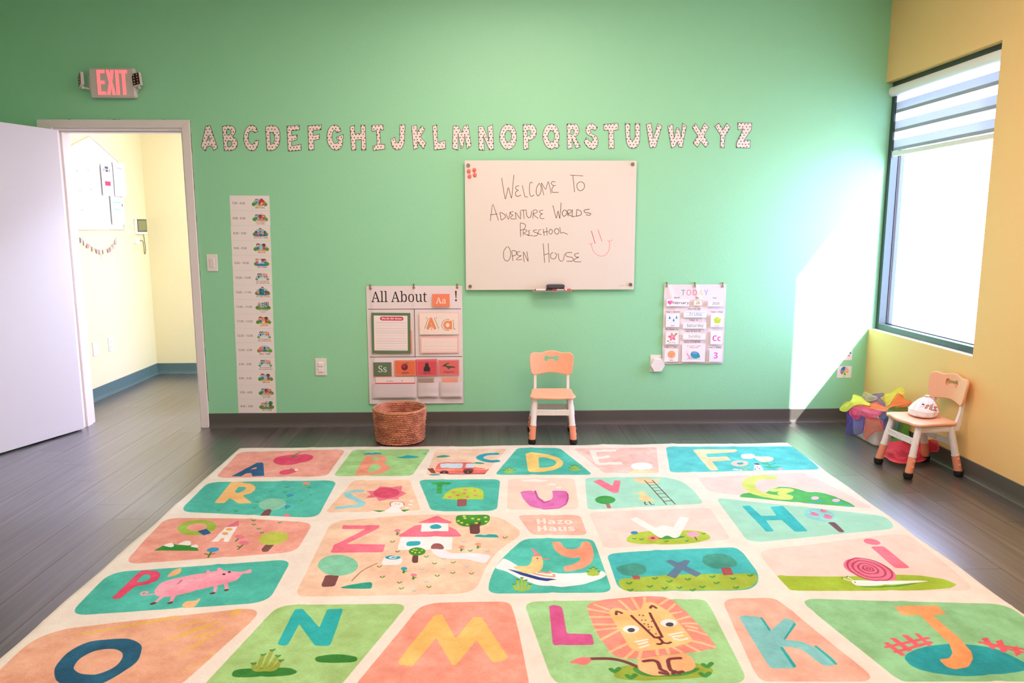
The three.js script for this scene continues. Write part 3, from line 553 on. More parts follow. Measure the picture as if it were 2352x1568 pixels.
['L','#5f8a2c',6,[1417,1755,1426,1766,1434,1752]],
['L','#5f8a2c',6,[1498,1745,1506,1756,1515,1742]],
['L','#5f8a2c',6,[1179,1775,1189,1786,1196,1772]],
['L','#5f8a2c',6,[1206,1872,1216,1882,1223,1869]],
['L','#5f8a2c',6,[1285,1923,1293,1933,1301,1921]],
['L','#5f8a2c',6,[1299,1974,1307,1984,1315,1972]],
['L','#5f8a2c',6,[1410,1967,1418,1977,1426,1965]],
['L','#5f8a2c',6,[1437,1868,1446,1878,1454,1865]],
['L','#5f8a2c',6,[1501,1845,1510,1855,1518,1842]],
['L','#5f8a2c',6,[1581,1853,1589,1863,1598,1850]],
['L','#5f8a2c',6,[1569,1629,1578,1641,1587,1625]],
['L','#5f8a2c',6,[1730,1486,1738,1499,1749,1483]],
['L','#9fc4c4',5,[1535,1528,1544,1540,1553,1525]],
['L','#9fc4c4',5,[1648,1638,1655,1649,1665,1635]],
['L','#9fc4c4',5,[1453,1708,1461,1718,1469,1705]],
['L','#9fc4c4',5,[1561,1787,1569,1797,1578,1784]],
['L','#9fc4c4',5,[1458,1807,1466,1817,1474,1804]],
['L','#9fc4c4',5,[1367,1808,1375,1818,1383,1805]],
['L','#9fc4c4',5,[1396,1925,1404,1934,1412,1922]],
['L','#9fc4c4',5,[1354,1997,1361,2006,1368,1995]],
['C','#a9d07f',60,[845,2101,1352,2103,1176,2668,740,2655]],
['P','#20afa9',8,[920,2384,918,2138,948,2134,1042,2270,1042,2137,1101,2135,1104,2167,1107,2378,1102,2393,1054,2391,961,2242,957,2377,947,2388]],
['S','#2e7d25',0,[1074,2474,1082,2456,1142,2446,1203,2460,1217,2477,1209,2493,1157,2497,1094,2491]],
['C','#f7a189',70,[1407,2099,1746,2100,1760,2196,1774,2330,1799,2687,1221,2669]],
['P','#f6c56e',10,[1358,2494,1457,2196,1487,2192,1546,2359,1605,2213,1635,2214,1731,2479,1718,2497,1680,2513,1620,2369,1557,2517,1543,2523,1475,2349,1410,2524,1394,2527,1364,2512]],
['S','#2e7d25',0,[819,2547,831,2524,910,2519,992,2520,1030,2543,1003,2563,906,2569,837,2566]],
['S','#9aa83a',0,[869,2504,889,2522,923,2521,962,2499,955,2534,905,2541,879,2528]],
['L','#9aa83a',15,[896,2519,889,2443]],
['L','#4f8a3c',8,[882,2440,891,2447,896,2438]],
['L','#4f8a3c',8,[886,2442,890,2445,893,2441]],
['L','#9aa83a',15,[915,2516,913,2418]],
['L','#4f8a3c',8,[906,2415,915,2422,920,2413]],
['L','#4f8a3c',8,[910,2416,914,2420,917,2415]],
['L','#9aa83a',15,[931,2520,942,2452]],
['L','#4f8a3c',8,[935,2449,943,2456,948,2447]],
['L','#4f8a3c',8,[938,2450,943,2454,945,2449]],
['L','#9aa83a',15,[947,2520,960,2478]],
['L','#4f8a3c',8,[953,2475,961,2482,966,2473]],
['L','#4f8a3c',8,[956,2476,960,2480,963,2476]],
['L','#9aa83a',15,[884,2518,872,2493]],
['L','#4f8a3c',8,[865,2490,873,2497,878,2489]],
['L','#4f8a3c',8,[868,2492,873,2495,875,2491]],
['C','#4cbfa9',50,[1727,1702,1828,1503,2154,1517,2157,1658,2161,2041,1660,2035,1665,1926,1688,1809]],
['P','#fbf4f0',14,[1687,1812,1727,1712,1758,1746,1799,1807,1870,1860,1983,1870,2062,1866,2148,1846,2163,1886,2131,1924,2049,1970,1961,1990,1863,1969,1790,1908,1735,1839]],
['P','#1f3f86',4,[1743,1820,1777,1835,1877,1900,1947,1927,1906,1936,1866,1921,1796,1875]],
['L','#fd9f7c',12,[1871,1843,1919,1868,1925,1851]],
['L','#fd9f7c',12,[1844,1860,1929,1901,1937,1882]],
['S','#f8c983',0,[1770,1800,1789,1794,1831,1790,1850,1749,1857,1706,1880,1694,1898,1707,1900,1762,1891,1821,1859,1860,1818,1862,1787,1835]],
['P','#ee7f82',6,[1852,1619,1860,1614,1899,1698,1858,1702,1870,1675]],
['L','#ee7f82',11,[1900,1728,1926,1733]],
['S','#7a2b2b',0,[1882,1721,1881,1725,1879,1727,1877,1727,1875,1725,1874,1721,1875,1718,1877,1715,1880,1716,1882,1718]],
['P','#fd9f7c',12,[1955,1549,1997,1547,2004,1601,2023,1635,2056,1636,2083,1604,2096,1550,2132,1549,2137,1619,2133,1696,2114,1769,2073,1821,2017,1848,1985,1853,1985,1801,2023,1790,2059,1755,2075,1713,2030,1724,1989,1697,1961,1639]],
['S','#a9c23f',0,[1755,1981,1775,2001,1822,2003,1839,1984,1796,2020]],
['L','#a9c23f',11,[1773,2003,1766,1958]],
['L','#3d8a3a',6,[1762,1956,1766,1962,1772,1954]],
['L','#a9c23f',11,[1784,2004,1782,1918]],
['L','#3d8a3a',6,[1778,1915,1782,1921,1788,1914]],
['L','#a9c23f',11,[1797,2004,1801,1903]],
['L','#3d8a3a',6,[1797,1900,1801,1906,1807,1899]],
['L','#a9c23f',11,[1809,2004,1817,1924]],
['L','#3d8a3a',6,[1812,1922,1817,1928,1822,1920]],
['L','#a9c23f',11,[1821,2005,1832,1960]],
['L','#3d8a3a',6,[1828,1958,1832,1964,1838,1956]],
['S','#a9c23f',0,[2075,1871,2088,1885,2121,1886,2135,1872,2102,1898]],
['L','#a9c23f',11,[2086,1886,2085,1855]],
['L','#3d8a3a',6,[2080,1852,2084,1858,2091,1850]],
['L','#a9c23f',11,[2094,1886,2099,1827]],
['L','#3d8a3a',6,[2095,1824,2099,1830,2105,1822]],
['L','#a9c23f',11,[2104,1887,2113,1816]],
['L','#3d8a3a',6,[2109,1813,2113,1820,2120,1812]],
['L','#a9c23f',11,[2112,1887,2123,1831]],
['L','#3d8a3a',6,[2119,1828,2123,1835,2129,1826]],
['L','#a9c23f',11,[2121,1887,2132,1856]],
['L','#3d8a3a',6,[2127,1853,2131,1860,2138,1852]],
['C','#41bcb8',70,[2191,1689,2280,1668,2788,1632,2810,1685,2806,1895,2773,1981,2722,2032,2660,2039,2189,2036]],
['P','#a9c13a',30,[2197,1928,2341,1905,2499,1893,2801,1892,2778,1966,2722,2024,2661,2034,2202,2033]],
['S','#3f9a86',0,[2211,1831,2228,1808,2263,1791,2302,1784,2335,1805,2337,1846,2320,1880,2264,1901,2226,1883]],
['P','#ad5557',4,[2267,1898,2297,1897,2296,1932,2266,1931]],
['S','#3f9a86',0,[2605,1760,2621,1723,2661,1699,2716,1701,2745,1739,2748,1794,2731,1823,2690,1834,2644,1844,2618,1826,2603,1796]],
['P','#ad5557',4,[2663,1837,2706,1834,2697,1903,2652,1905]],
['P','#5d7a94',4,[2440,1767,2466,1749,2490,1783,2530,1754,2550,1764,2519,1817,2566,1887,2534,1918,2492,1851,2444,1928,2410,1907,2466,1827]],
['L','#4f9a3c',10,[2350,1921,2355,1932,2368,1918]],
['L','#4f9a3c',10,[2234,1961,2241,1971,2253,1958]],
['L','#4f9a3c',10,[2314,1992,2320,2002,2332,1989]],
['L','#4f9a3c',10,[2370,2009,2376,2019,2389,2006]],
['L','#4f9a3c',10,[2431,2007,2437,2017,2449,2004]],
['L','#4f9a3c',10,[2228,2020,2235,2030,2246,2017]],
['L','#4f9a3c',10,[2403,1955,2409,1966,2422,1952]],
['L','#4f9a3c',10,[2485,1934,2491,1944,2504,1931]],
['L','#4f9a3c',10,[2528,2001,2533,2012,2546,1999]],
['L','#4f9a3c',10,[2595,1970,2600,1980,2614,1967]],
['L','#4f9a3c',10,[2594,1914,2599,1925,2613,1911]],
['L','#4f9a3c',10,[2676,1933,2681,1944,2695,1930]],
['L','#4f9a3c',10,[2758,1906,2762,1917,2777,1903]],
['L','#4f9a3c',10,[2663,2011,2668,2021,2682,2008]],
['L','#4f9a3c',10,[2481,2026,2486,2036,2499,2023]],
['C','#f7bba6',40,[1806,1217,2128,1225,2133,1477,1879,1467,1855,1422]],
['C','#f9d8ca',40,[2176,1190,2818,1146,2802,1545,2189,1629]],
['S','#b3c83c',0,[2313,1522,2344,1474,2396,1450,2499,1443,2619,1436,2691,1456,2713,1514,2675,1554,2580,1586,2465,1589,2353,1579,2312,1557]],
['S','#3f9a46',0,[2451,1523,2516,1494,2590,1503,2567,1523,2490,1532]],
['P','#f7f2ea',12,[2371,1286,2409,1263,2477,1405,2516,1368,2548,1385,2563,1400,2634,1262,2676,1280,2565,1509,2538,1525,2512,1486,2474,1523]],
['S','#2b90c0',0,[2379,1456,2374,1467,2363,1474,2353,1473,2345,1466,2344,1455,2349,1444,2359,1438,2370,1438,2378,1445]],
['S','#f58a6e',0,[2464,1523,2455,1539,2440,1549,2424,1548,2414,1538,2412,1521,2420,1505,2436,1495,2452,1496,2463,1506]],
['S','#5a3a58',0,[2447,1524,2444,1529,2438,1533,2431,1533,2427,1529,2426,1523,2429,1517,2435,1514,2442,1514,2446,1518]],
['S','#f6a8c4',0,[2670,1484,2659,1502,2641,1513,2622,1512,2610,1501,2609,1482,2620,1464,2638,1453,2657,1453,2669,1465]],
['L','#7a6a2c',8,[2640,1512,2639,1546]],
['L','#4f9a3c',7,[2374,1527,2379,1537,2389,1525]],
['L','#4f9a3c',7,[2487,1552,2492,1561,2502,1549]],
['L','#4f9a3c',7,[2582,1552,2586,1561,2597,1549]],
['L','#4f9a3c',7,[2686,1473,2689,1483,2701,1471]],
['L','#4f9a3c',7,[2341,1519,2346,1529,2356,1517]],
['C','#a4d58d',60,[1799,2102,2395,2104,2517,2104,2520,2182,2503,2653,1888,2639,1866,2592]],
['P','#d9548f',8,[1897,2145,1909,2138,1942,2144,1947,2165,1946,2339,2036,2346,2035,2409,2027,2415,1895,2415,1890,2401]],
['S','#9aae35',0,[2076,2588,2096,2555,2165,2536,2291,2529,2382,2542,2407,2578,2371,2611,2267,2624,2147,2627,2086,2612]],
['S','#3f8f34',0,[2147,2577,2162,2550,2279,2574,2360,2563,2350,2583,2292,2605,2191,2605]],
['L','#7a3535',15,[2162,2551,2126,2520,2080,2501,2005,2499]],
['S','#f97c78',0,[1938,2520,1963,2497,1985,2489,2010,2495,2008,2517,1984,2534,1960,2526]],
['P','#ffbb80',40,[2174,2500,2346,2476,2361,2513,2357,2555,2340,2576,2257,2600,2200,2604,2162,2570,2163,2536]],
['L','#7a3535',14,[2189,2519,2219,2514,2235,2527,2236,2566,2249,2580,2252,2594,2239,2590,2230,2586]],
['L','#7a3535',14,[2317,2504,2278,2510,2269,2539,2269,2574,2282,2581,2271,2591]],
['L','#7a3535',14,[2291,2591,2293,2585,2305,2582]],
['C','#fd9480',100,[2048,2130,2106,2098,2295,2072,2362,2082,2388,2112,2432,2252,2457,2387,2461,2434,2448,2453,2390,2470,2259,2484,2184,2504,2130,2502,2095,2487,2072,2414,2053,2334,2042,2177]],
['L','#ffc58e',12,[2048,2168,2121,2202]],
['L','#ffc58e',12,[2076,2136,2123,2175]],
['L','#ffc58e',12,[2177,2105,2208,2187]],
['L','#ffc58e',12,[2230,2083,2240,2178]],
['L','#ffc58e',12,[2283,2077,2272,2128]],
['L','#ffc58e',12,[2371,2102,2331,2139]],
['L','#ffc58e',12,[2388,2141,2346,2191]],
['L','#ffc58e',12,[2397,2202,2349,2214]],
['L','#ffc58e',12,[2418,2238,2372,2254]],
['L','#ffc58e',12,[2432,2287,2382,2285]],
['L','#ffc58e',12,[2425,2320,2392,2302]],
['L','#ffc58e',12,[2447,2362,2394,2328]],
['L','#ffc58e',12,[2454,2441,2385,2400]],
['L','#ffc58e',12,[2391,2466,2357,2419]],
['L','#ffc58e',12,[2331,2468,2309,2437]],
['L','#ffc58e',12,[2285,2474,2286,2444]],
['L','#ffc58e',12,[2245,2480,2249,2447]],
['L','#ffc58e',12,[2176,2500,2193,2456]],
['L','#ffc58e',12,[2130,2499,2166,2455]],
['L','#ffc58e',12,[2084,2460,2153,2409]],
['L','#ffc58e',12,[2064,2383,2140,2320]],
['L','#ffc58e',12,[2055,2317,2133,2307]],
['L','#ffc58e',12,[2047,2279,2129,2282]],
['L','#ffc58e',12,[2047,2227,2126,2229]],
['P','#fecb83',25,[2123,2189,2138,2166,2167,2162,2195,2189,2249,2179,2262,2137,2290,2119,2313,2124,2330,2158,2359,2214,2378,2319,2390,2393,2377,2408,2313,2437,2224,2453,2176,2459,2158,2440,2146,2361,2131,2269,2121,2216]],
['S','#f3f0ee',0,[2214,2316,2205,2332,2188,2341,2170,2340,2157,2330,2154,2315,2163,2299,2179,2290,2198,2290,2211,2301]],
['S','#f3f0ee',0,[2363,2278,2353,2293,2335,2303,2316,2302,2303,2292,2301,2276,2311,2260,2329,2250,2348,2251,2361,2261]],
['S','#4a4444',0,[2197,2322,2193,2330,2185,2335,2177,2335,2171,2329,2170,2321,2174,2313,2182,2308,2190,2308,2196,2313]],
['S','#4a4444',0,[2347,2288,2343,2297,2334,2302,2325,2301,2319,2296,2318,2287,2323,2279,2331,2274,2341,2274,2347,2280]],
['L','#7a3030',10,[2203,2223,2258,2373]],
['L','#7a3030',10,[2276,2207,2286,2370]],
['P','#7a3030',4,[2257,2369,2291,2364,2284,2377,2261,2381]],
['L','#7a3030',10,[2274,2381,2280,2405,2266,2416,2260,2414]],
['L','#7a3030',10,[2280,2405,2293,2412,2308,2406]],
['S','#8a3530',0,[2237,2219,2236,2222,2233,2224,2231,2222,2231,2219,2232,2216,2235,2215,2237,2216]],
['S','#8a3530',0,[2251,2222,2249,2225,2247,2227,2244,2225,2244,2222,2246,2219,2248,2218,2250,2219]],
['S','#8a3530',0,[2239,2255,2238,2258,2235,2259,2233,2258,2233,2255,2235,2252,2237,2250,2239,2252]],
['S','#8a3530',0,[2253,2255,2252,2258,2249,2259,2247,2258,2247,2255,2248,2252,2251,2251,2253,2252]],
['S','#8a3530',0,[2274,2265,2272,2268,2270,2269,2268,2267,2268,2264,2269,2261,2272,2260,2274,2261]],
['S','#8a3530',0,[2243,2281,2242,2284,2239,2285,2237,2284,2237,2281,2238,2278,2241,2277,2243,2278]],
['S','#8a3530',0,[2256,2286,2254,2289,2252,2290,2250,2288,2250,2285,2251,2282,2254,2281,2256,2283]],
['S','#8a3530',0,[2255,2303,2253,2305,2250,2307,2249,2305,2248,2302,2250,2299,2252,2298,2254,2300]],
['S','#8a3530',0,[2266,2303,2264,2306,2262,2307,2260,2306,2259,2303,2261,2300,2263,2299,2265,2300]],
['S','#8a3530',0,[2252,2323,2251,2326,2248,2327,2246,2326,2246,2323,2248,2320,2250,2319,2252,2320]],
['S','#8a3530',0,[2271,2349,2270,2352,2267,2353,2265,2351,2265,2349,2267,2346,2269,2345,2271,2346]],
['L','#7a3030',11,[2147,2212,2153,2190,2169,2204]],
['L','#7a3030',11,[2287,2166,2298,2149,2309,2167]],
['L','#f8efe4',9,[2185,2398,2230,2384]],
['L','#f8efe4',9,[2193,2414,2226,2400]],
['L','#f8efe4',9,[2191,2437,2227,2419]],
['L','#f8efe4',9,[2315,2358,2365,2343]],
['L','#f8efe4',9,[2323,2371,2362,2364]],
['L','#f8efe4',9,[2326,2383,2346,2393,2374,2384]],
['L','#3f8f34',17,[2071,2561,2081,2574,2098,2558]],
['L','#3f8f34',17,[2118,2599,2128,2612,2145,2596]],
['L','#3f8f34',17,[2385,2544,2394,2557,2413,2541]],
['L','#3f8f34',17,[2363,2595,2372,2608,2391,2592]],
['C','#f8d9c9',70,[2877,1674,3613,1508,3668,1536,3639,2070,2872,2051]],
['P','#a9c42a',12,[2874,1917,3063,1931,3198,1931,3386,1922,3479,1932,3562,1968,3587,2017,3538,2047,3404,2061,3157,2056,2880,2049]],
['P','#f77e94',10,[3414,1648,3478,1644,3479,1858,3459,1866,3413,1862]],
['S','#f77e94',0,[3479,1614,3462,1629,3440,1633,3421,1622,3412,1601,3418,1579,3435,1562,3458,1559,3477,1570,3485,1591]],
['S','#4f9a30',0,[3176,2017,3274,2023,3407,2003,3440,2000,3321,2030,3219,2031]],
['S','#fbf6f2',0,[3167,1977,3190,1967,3274,1975,3350,1978,3468,1981,3466,1990,3332,2009,3227,2016,3177,2015,3164,1996]],
['L','#fbf6f2',6,[3178,1972,3168,1934]],
['L','#fbf6f2',6,[3170,1978,3141,1947]],
['S','#5a2a40',0,[3179,1985,3178,1988,3175,1989,3173,1989,3173,1988,3173,1985,3175,1983,3177,1981,3179,1981,3180,1983]],
['S','#5a4a50',0,[3171,1933,3169,1937,3166,1938,3164,1937,3165,1933,3168,1929,3171,1927,3172,1929]],
['S','#5a4a50',0,[3144,1946,3142,1950,3139,1952,3137,1950,3138,1946,3141,1942,3144,1941,3145,1942]],
['S','#f2768f',0,[3204,1826,3240,1779,3279,1766,3329,1776,3374,1814,3388,1879,3377,1935,3353,1967,3308,1979,3261,1970,3219,1930,3197,1878]],
['R','#b83a5c',8,[3359,1935,3328,1965,3292,1977,3256,1969,3227,1943,3211,1902,3212,1855,3229,1810,3260,1777,3299,1763,3337,1772,3366,1801,3380,1844,3378,1892]],
['R','#b83a5c',8,[3340,1918,3317,1940,3290,1950,3263,1944,3242,1925,3231,1894,3231,1859,3244,1826,3268,1801,3296,1791,3324,1797,3346,1818,3356,1850,3354,1885]],
['R','#b83a5c',8,[3321,1895,3306,1910,3289,1917,3272,1913,3260,1901,3253,1882,3254,1860,3262,1839,3277,1824,3295,1817,3312,1820,3325,1833,3331,1853,3330,1875]],
['R','#b83a5c',8,[3308,1881,3300,1889,3291,1892,3282,1891,3275,1884,3272,1874,3272,1863,3277,1852,3284,1843,3294,1840,3303,1842,3310,1848,3313,1859,3312,1870]],
['R','#b83a5c',8,[3298,1873,3295,1876,3292,1878,3289,1877,3286,1875,3285,1871,3285,1867,3287,1862,3290,1859,3294,1857,3297,1858,3300,1860,3301,1864,3300,1869]],
['C','#f6b9a0',60,[2582,2103,2795,2103,2817,2182,2924,2655,2546,2644,2542,2582]],
['P','#86cdc9',10,[2606,2244,2628,2234,2682,2244,2686,2345,2778,2255,2802,2276,2798,2302,2713,2402,2768,2412,2804,2452,2833,2552,2817,2562,2787,2565,2772,2525,2755,2466,2716,2445,2684,2448,2693,2562,2678,2576,2607,2573,2601,2556]],
['P','#22b0aa',4,[2684,2246,2692,2253,2693,2337,2683,2345]],
['P','#22b0aa',4,[2798,2289,2800,2302,2720,2401,2715,2398]],
['P','#22b0aa',4,[2682,2448,2692,2447,2694,2562,2680,2574]],
['L','#22b0aa',11,[2810,2448,2827,2514,2831,2552]],
['C','#96cf92',80,[2879,2109,3638,2175,3679,2213,3670,2677,3005,2657,2989,2629]],
['S','#17a0a3',0,[3082,2527,3119,2492,3198,2460,3289,2447,3369,2457,3434,2490,3469,2561,3470,2596,3410,2615,3318,2629,3214,2633,3126,2610,3083,2577]],
['P','#fba968',8,[3231,2185,3403,2179,3399,2246,3343,2251,3343,2323,3344,2421,3332,2498,3309,2541,3266,2583,3212,2596,3193,2581,3192,2538,3232,2532,3262,2503,3287,2443,3288,2338,3293,2251,3224,2249]],
['P','#f2616b',4,[3057,2432,3076,2429,3096,2510,3077,2514]],
['P','#f2616b',4,[3095,2402,3117,2403,3136,2481,3113,2488]],
['P','#f2616b',4,[3149,2383,3171,2384,3181,2459,3160,2466]],
['P','#f2616b',4,[3201,2373,3216,2377,3220,2453,3202,2460]],
['P','#f2616b',4,[3421,2416,3446,2409,3431,2478,3412,2485]],
['P','#f2616b',4,[3461,2433,3488,2426,3459,2498,3433,2505]],
['P','#f2616b',4,[3491,2476,3516,2466,3499,2511,3468,2528]],
['L','#f2616b',13,[3053,2459,3234,2406]],
['L','#f2616b',13,[3069,2490,3227,2434]],
['L','#f2616b',13,[3400,2440,3520,2485]],
['L','#f2616b',13,[3413,2451,3507,2503]]
];
const LETTERS = {
A:[[-2040,2161,-2008,2167,-1964,2014,-1994,1994,-2007,2026,-2036,2024,-2051,1991,-2080,2022],[-2024,2094,-2012,2073,-2033,2067]],
B:[[-1926,2160,-1889,2168,-1865,2167,-1847,2159,-1837,2147,-1833,2131,-1837,2114,-1857,2090,-1839,2082,-1828,2069,-1824,2045,-1828,2028,-1837,2012,-1852,2001,-1871,1994,-1921,1994],[-1894,2135,-1879,2139,-1870,2135,-1865,2122,-1870,2110,-1882,2102,-1896,2104],[-1894,2057,-1880,2061,-1868,2056,-1864,2041,-1872,2027,-1882,2022,-1894,2024]],
C:[[-1680,2125,-1704,2116,-1710,2125,-1719,2129,-1734,2127,-1744,2112,-1748,2094,-1748,2074,-1746,2060,-1740,2049,-1732,2042,-1723,2038,-1713,2045,-1708,2053,-1702,2066,-1678,2068,-1678,2053,-1683,2035,-1689,2020,-1699,2007,-1711,1997,-1721,1993,-1738,1994,-1750,2000,-1762,2010,-1771,2024,-1777,2040,-1780,2053,-1782,2074,-1780,2094,-1776,2114,-1767,2135,-1756,2153,-1741,2165,-1728,2169,-1715,2170,-1702,2165,-1691,2155,-1685,2141]],
D:[[-1627,2158,-1603,2166,-1582,2169,-1562,2167,-1545,2158,-1534,2143,-1528,2123,-1527,2099,-1529,2074,-1533,2049,-1539,2031,-1551,2015,-1566,2003,-1583,1996,-1625,1993],[-1596,2119,-1585,2120,-1573,2111,-1567,2094,-1566,2078,-1570,2060,-1578,2047,-1596,2039]],
E:[[-1478,2164,-1389,2171,-1390,2136,-1445,2131,-1445,2099,-1406,2107,-1412,2068,-1448,2060,-1450,2029,-1384,2041,-1383,1998,-1477,1990]],
F:[[-1332,2166,-1236,2173,-1240,2138,-1296,2132,-1296,2101,-1252,2111,-1255,2073,-1295,2066,-1293,2001,-1334,1997]],
G:[[-1101,2128,-1133,2116,-1137,2128,-1143,2135,-1149,2135,-1156,2126,-1162,2113,-1165,2095,-1165,2077,-1161,2062,-1154,2050,-1146,2046,-1138,2047,-1129,2054,-1123,2062,-1121,2071,-1131,2069,-1138,2089,-1087,2110,-1086,2079,-1095,2072,-1092,2054,-1094,2038,-1101,2021,-1112,2009,-1125,2001,-1138,1998,-1153,2000,-1167,2005,-1180,2016,-1191,2031,-1199,2048,-1202,2066,-1203,2091,-1200,2116,-1193,2138,-1182,2156,-1167,2168,-1148,2173,-1130,2170,-1115,2161,-1106,2146]],
H:[[-1040,2159,-1006,2171,-1005,2112,-964,2116,-964,2173,-930,2171,-931,1999,-965,2001,-963,2071,-1002,2069,-1001,2001,-1034,1998]],
I:[[-890,2171,-808,2175,-803,2138,-830,2137,-827,2040,-799,2042,-798,2008,-881,1995,-884,2030,-854,2037,-856,2133,-887,2127]],
J:[[-692,2174,-653,2176,-656,2113,-659,2071,-663,2047,-670,2029,-679,2014,-693,2004,-712,2001,-729,2005,-741,2014,-750,2030,-755,2051,-758,2075,-726,2090,-725,2073,-720,2059,-710,2052,-701,2057,-696,2070,-695,2084]],
K:[[-611,2163,-572,2174,-570,2123,-539,2170,-514,2144,-547,2092,-508,2050,-527,2006,-569,2057,-565,2014,-598,2004]],
L:[[-463,2166,-430,2176,-426,2055,-372,2068,-371,2010,-454,2000]],
M:[[-318,2169,-282,2169,-257,2123,-244,2167,-210,2177,-190,2031,-223,2006,-236,2093,-248,2019,-265,2012,-283,2097,-284,1999,-326,2013]],
N:[[-141,2164,-106,2166,-68,2075,-77,2162,-38,2177,-31,2005,-64,2001,-104,2092,-96,1999,-138,2001]],
O:[[130,2093,127,2062,116,2035,100,2015,80,2005,58,2005,38,2015,22,2035,11,2062,8,2093,12,2123,22,2150,39,2170,59,2180,80,2180,100,2170,116,2150,127,2123],[93,2097,91,2080,84,2066,75,2058,65,2058,56,2066,49,2080,47,2097,50,2114,56,2128,65,2136,75,2136,84,2128,91,2114]],
P:[[173,2179,208,2182,210,2176,230,2182,246,2176,258,2165,267,2150,272,2131,270,2112,263,2095,250,2082,235,2073,213,2067,216,2009,178,2005],[204,2131,213,2139,222,2138,229,2129,230,2118,224,2106,217,2101,207,2101]],
Q:[[372,2182,390,2181,405,2172,418,2159,427,2138,432,2115,434,2089,430,2068,422,2051,435,2032,413,2011,400,2023,391,2013,380,2008,367,2008,354,2013,341,2025,329,2040,320,2059,315,2079,313,2102,315,2123,322,2144,332,2162,344,2174,357,2181],[398,2098,396,2081,390,2068,381,2060,370,2060,361,2068,355,2081,352,2097,355,2114,361,2127,370,2135,380,2135,389,2127,396,2114]],
R:[[483,2183,515,2185,518,2178,541,2185,555,2180,564,2168,571,2153,573,2134,569,2119,562,2106,547,2094,583,2025,550,2012,522,2076,524,2015,489,2008],[513,2140,524,2145,532,2140,536,2128,532,2117,525,2109,513,2112]],
S:[[703,2158,685,2135,676,2141,665,2145,654,2144,650,2136,654,2126,665,2115,681,2108,696,2098,705,2086,708,2073,709,2055,705,2038,699,2023,689,2014,678,2008,667,2007,654,2010,639,2018,625,2030,615,2043,605,2060,623,2092,631,2081,640,2071,653,2062,663,2065,669,2072,670,2083,664,2091,652,2098,637,2104,627,2111,620,2122,618,2136,619,2155,625,2170,636,2181,651,2187,666,2186,680,2179]],
T:[[744,2181,847,2189,850,2141,817,2138,824,2013,784,2010,780,2137,746,2138]],
U:[[896,2190,933,2184,932,2111,934,2092,941,2077,953,2070,963,2078,969,2093,970,2111,966,2188,1003,2188,1006,2103,1005,2067,1001,2047,992,2032,981,2021,968,2015,953,2013,938,2016,926,2024,916,2039,908,2060,902,2099]],
V:[[1046,2180,1083,2190,1100,2090,1129,2187,1161,2171,1120,2022,1077,2018]],
W:[[1200,2167,1237,2184,1249,2095,1265,2159,1283,2155,1298,2099,1305,2191,1335,2168,1311,2022,1287,2022,1271,2056,1257,2026,1231,2016]],
X:[[1399,2189,1436,2138,1463,2192,1495,2162,1464,2104,1501,2048,1476,2022,1441,2061,1418,2022,1385,2054,1417,2102,1375,2159]],
Y:[[1565,2191,1596,2147,1622,2192,1650,2160,1613,2100,1612,2018,1581,2020,1582,2104,1535,2168]],
Z:[[1700,2194,1801,2193,1801,2146,1752,2072,1795,2076,1798,2017,1697,2020,1697,2053,1740,2151,1703,2143]]
};
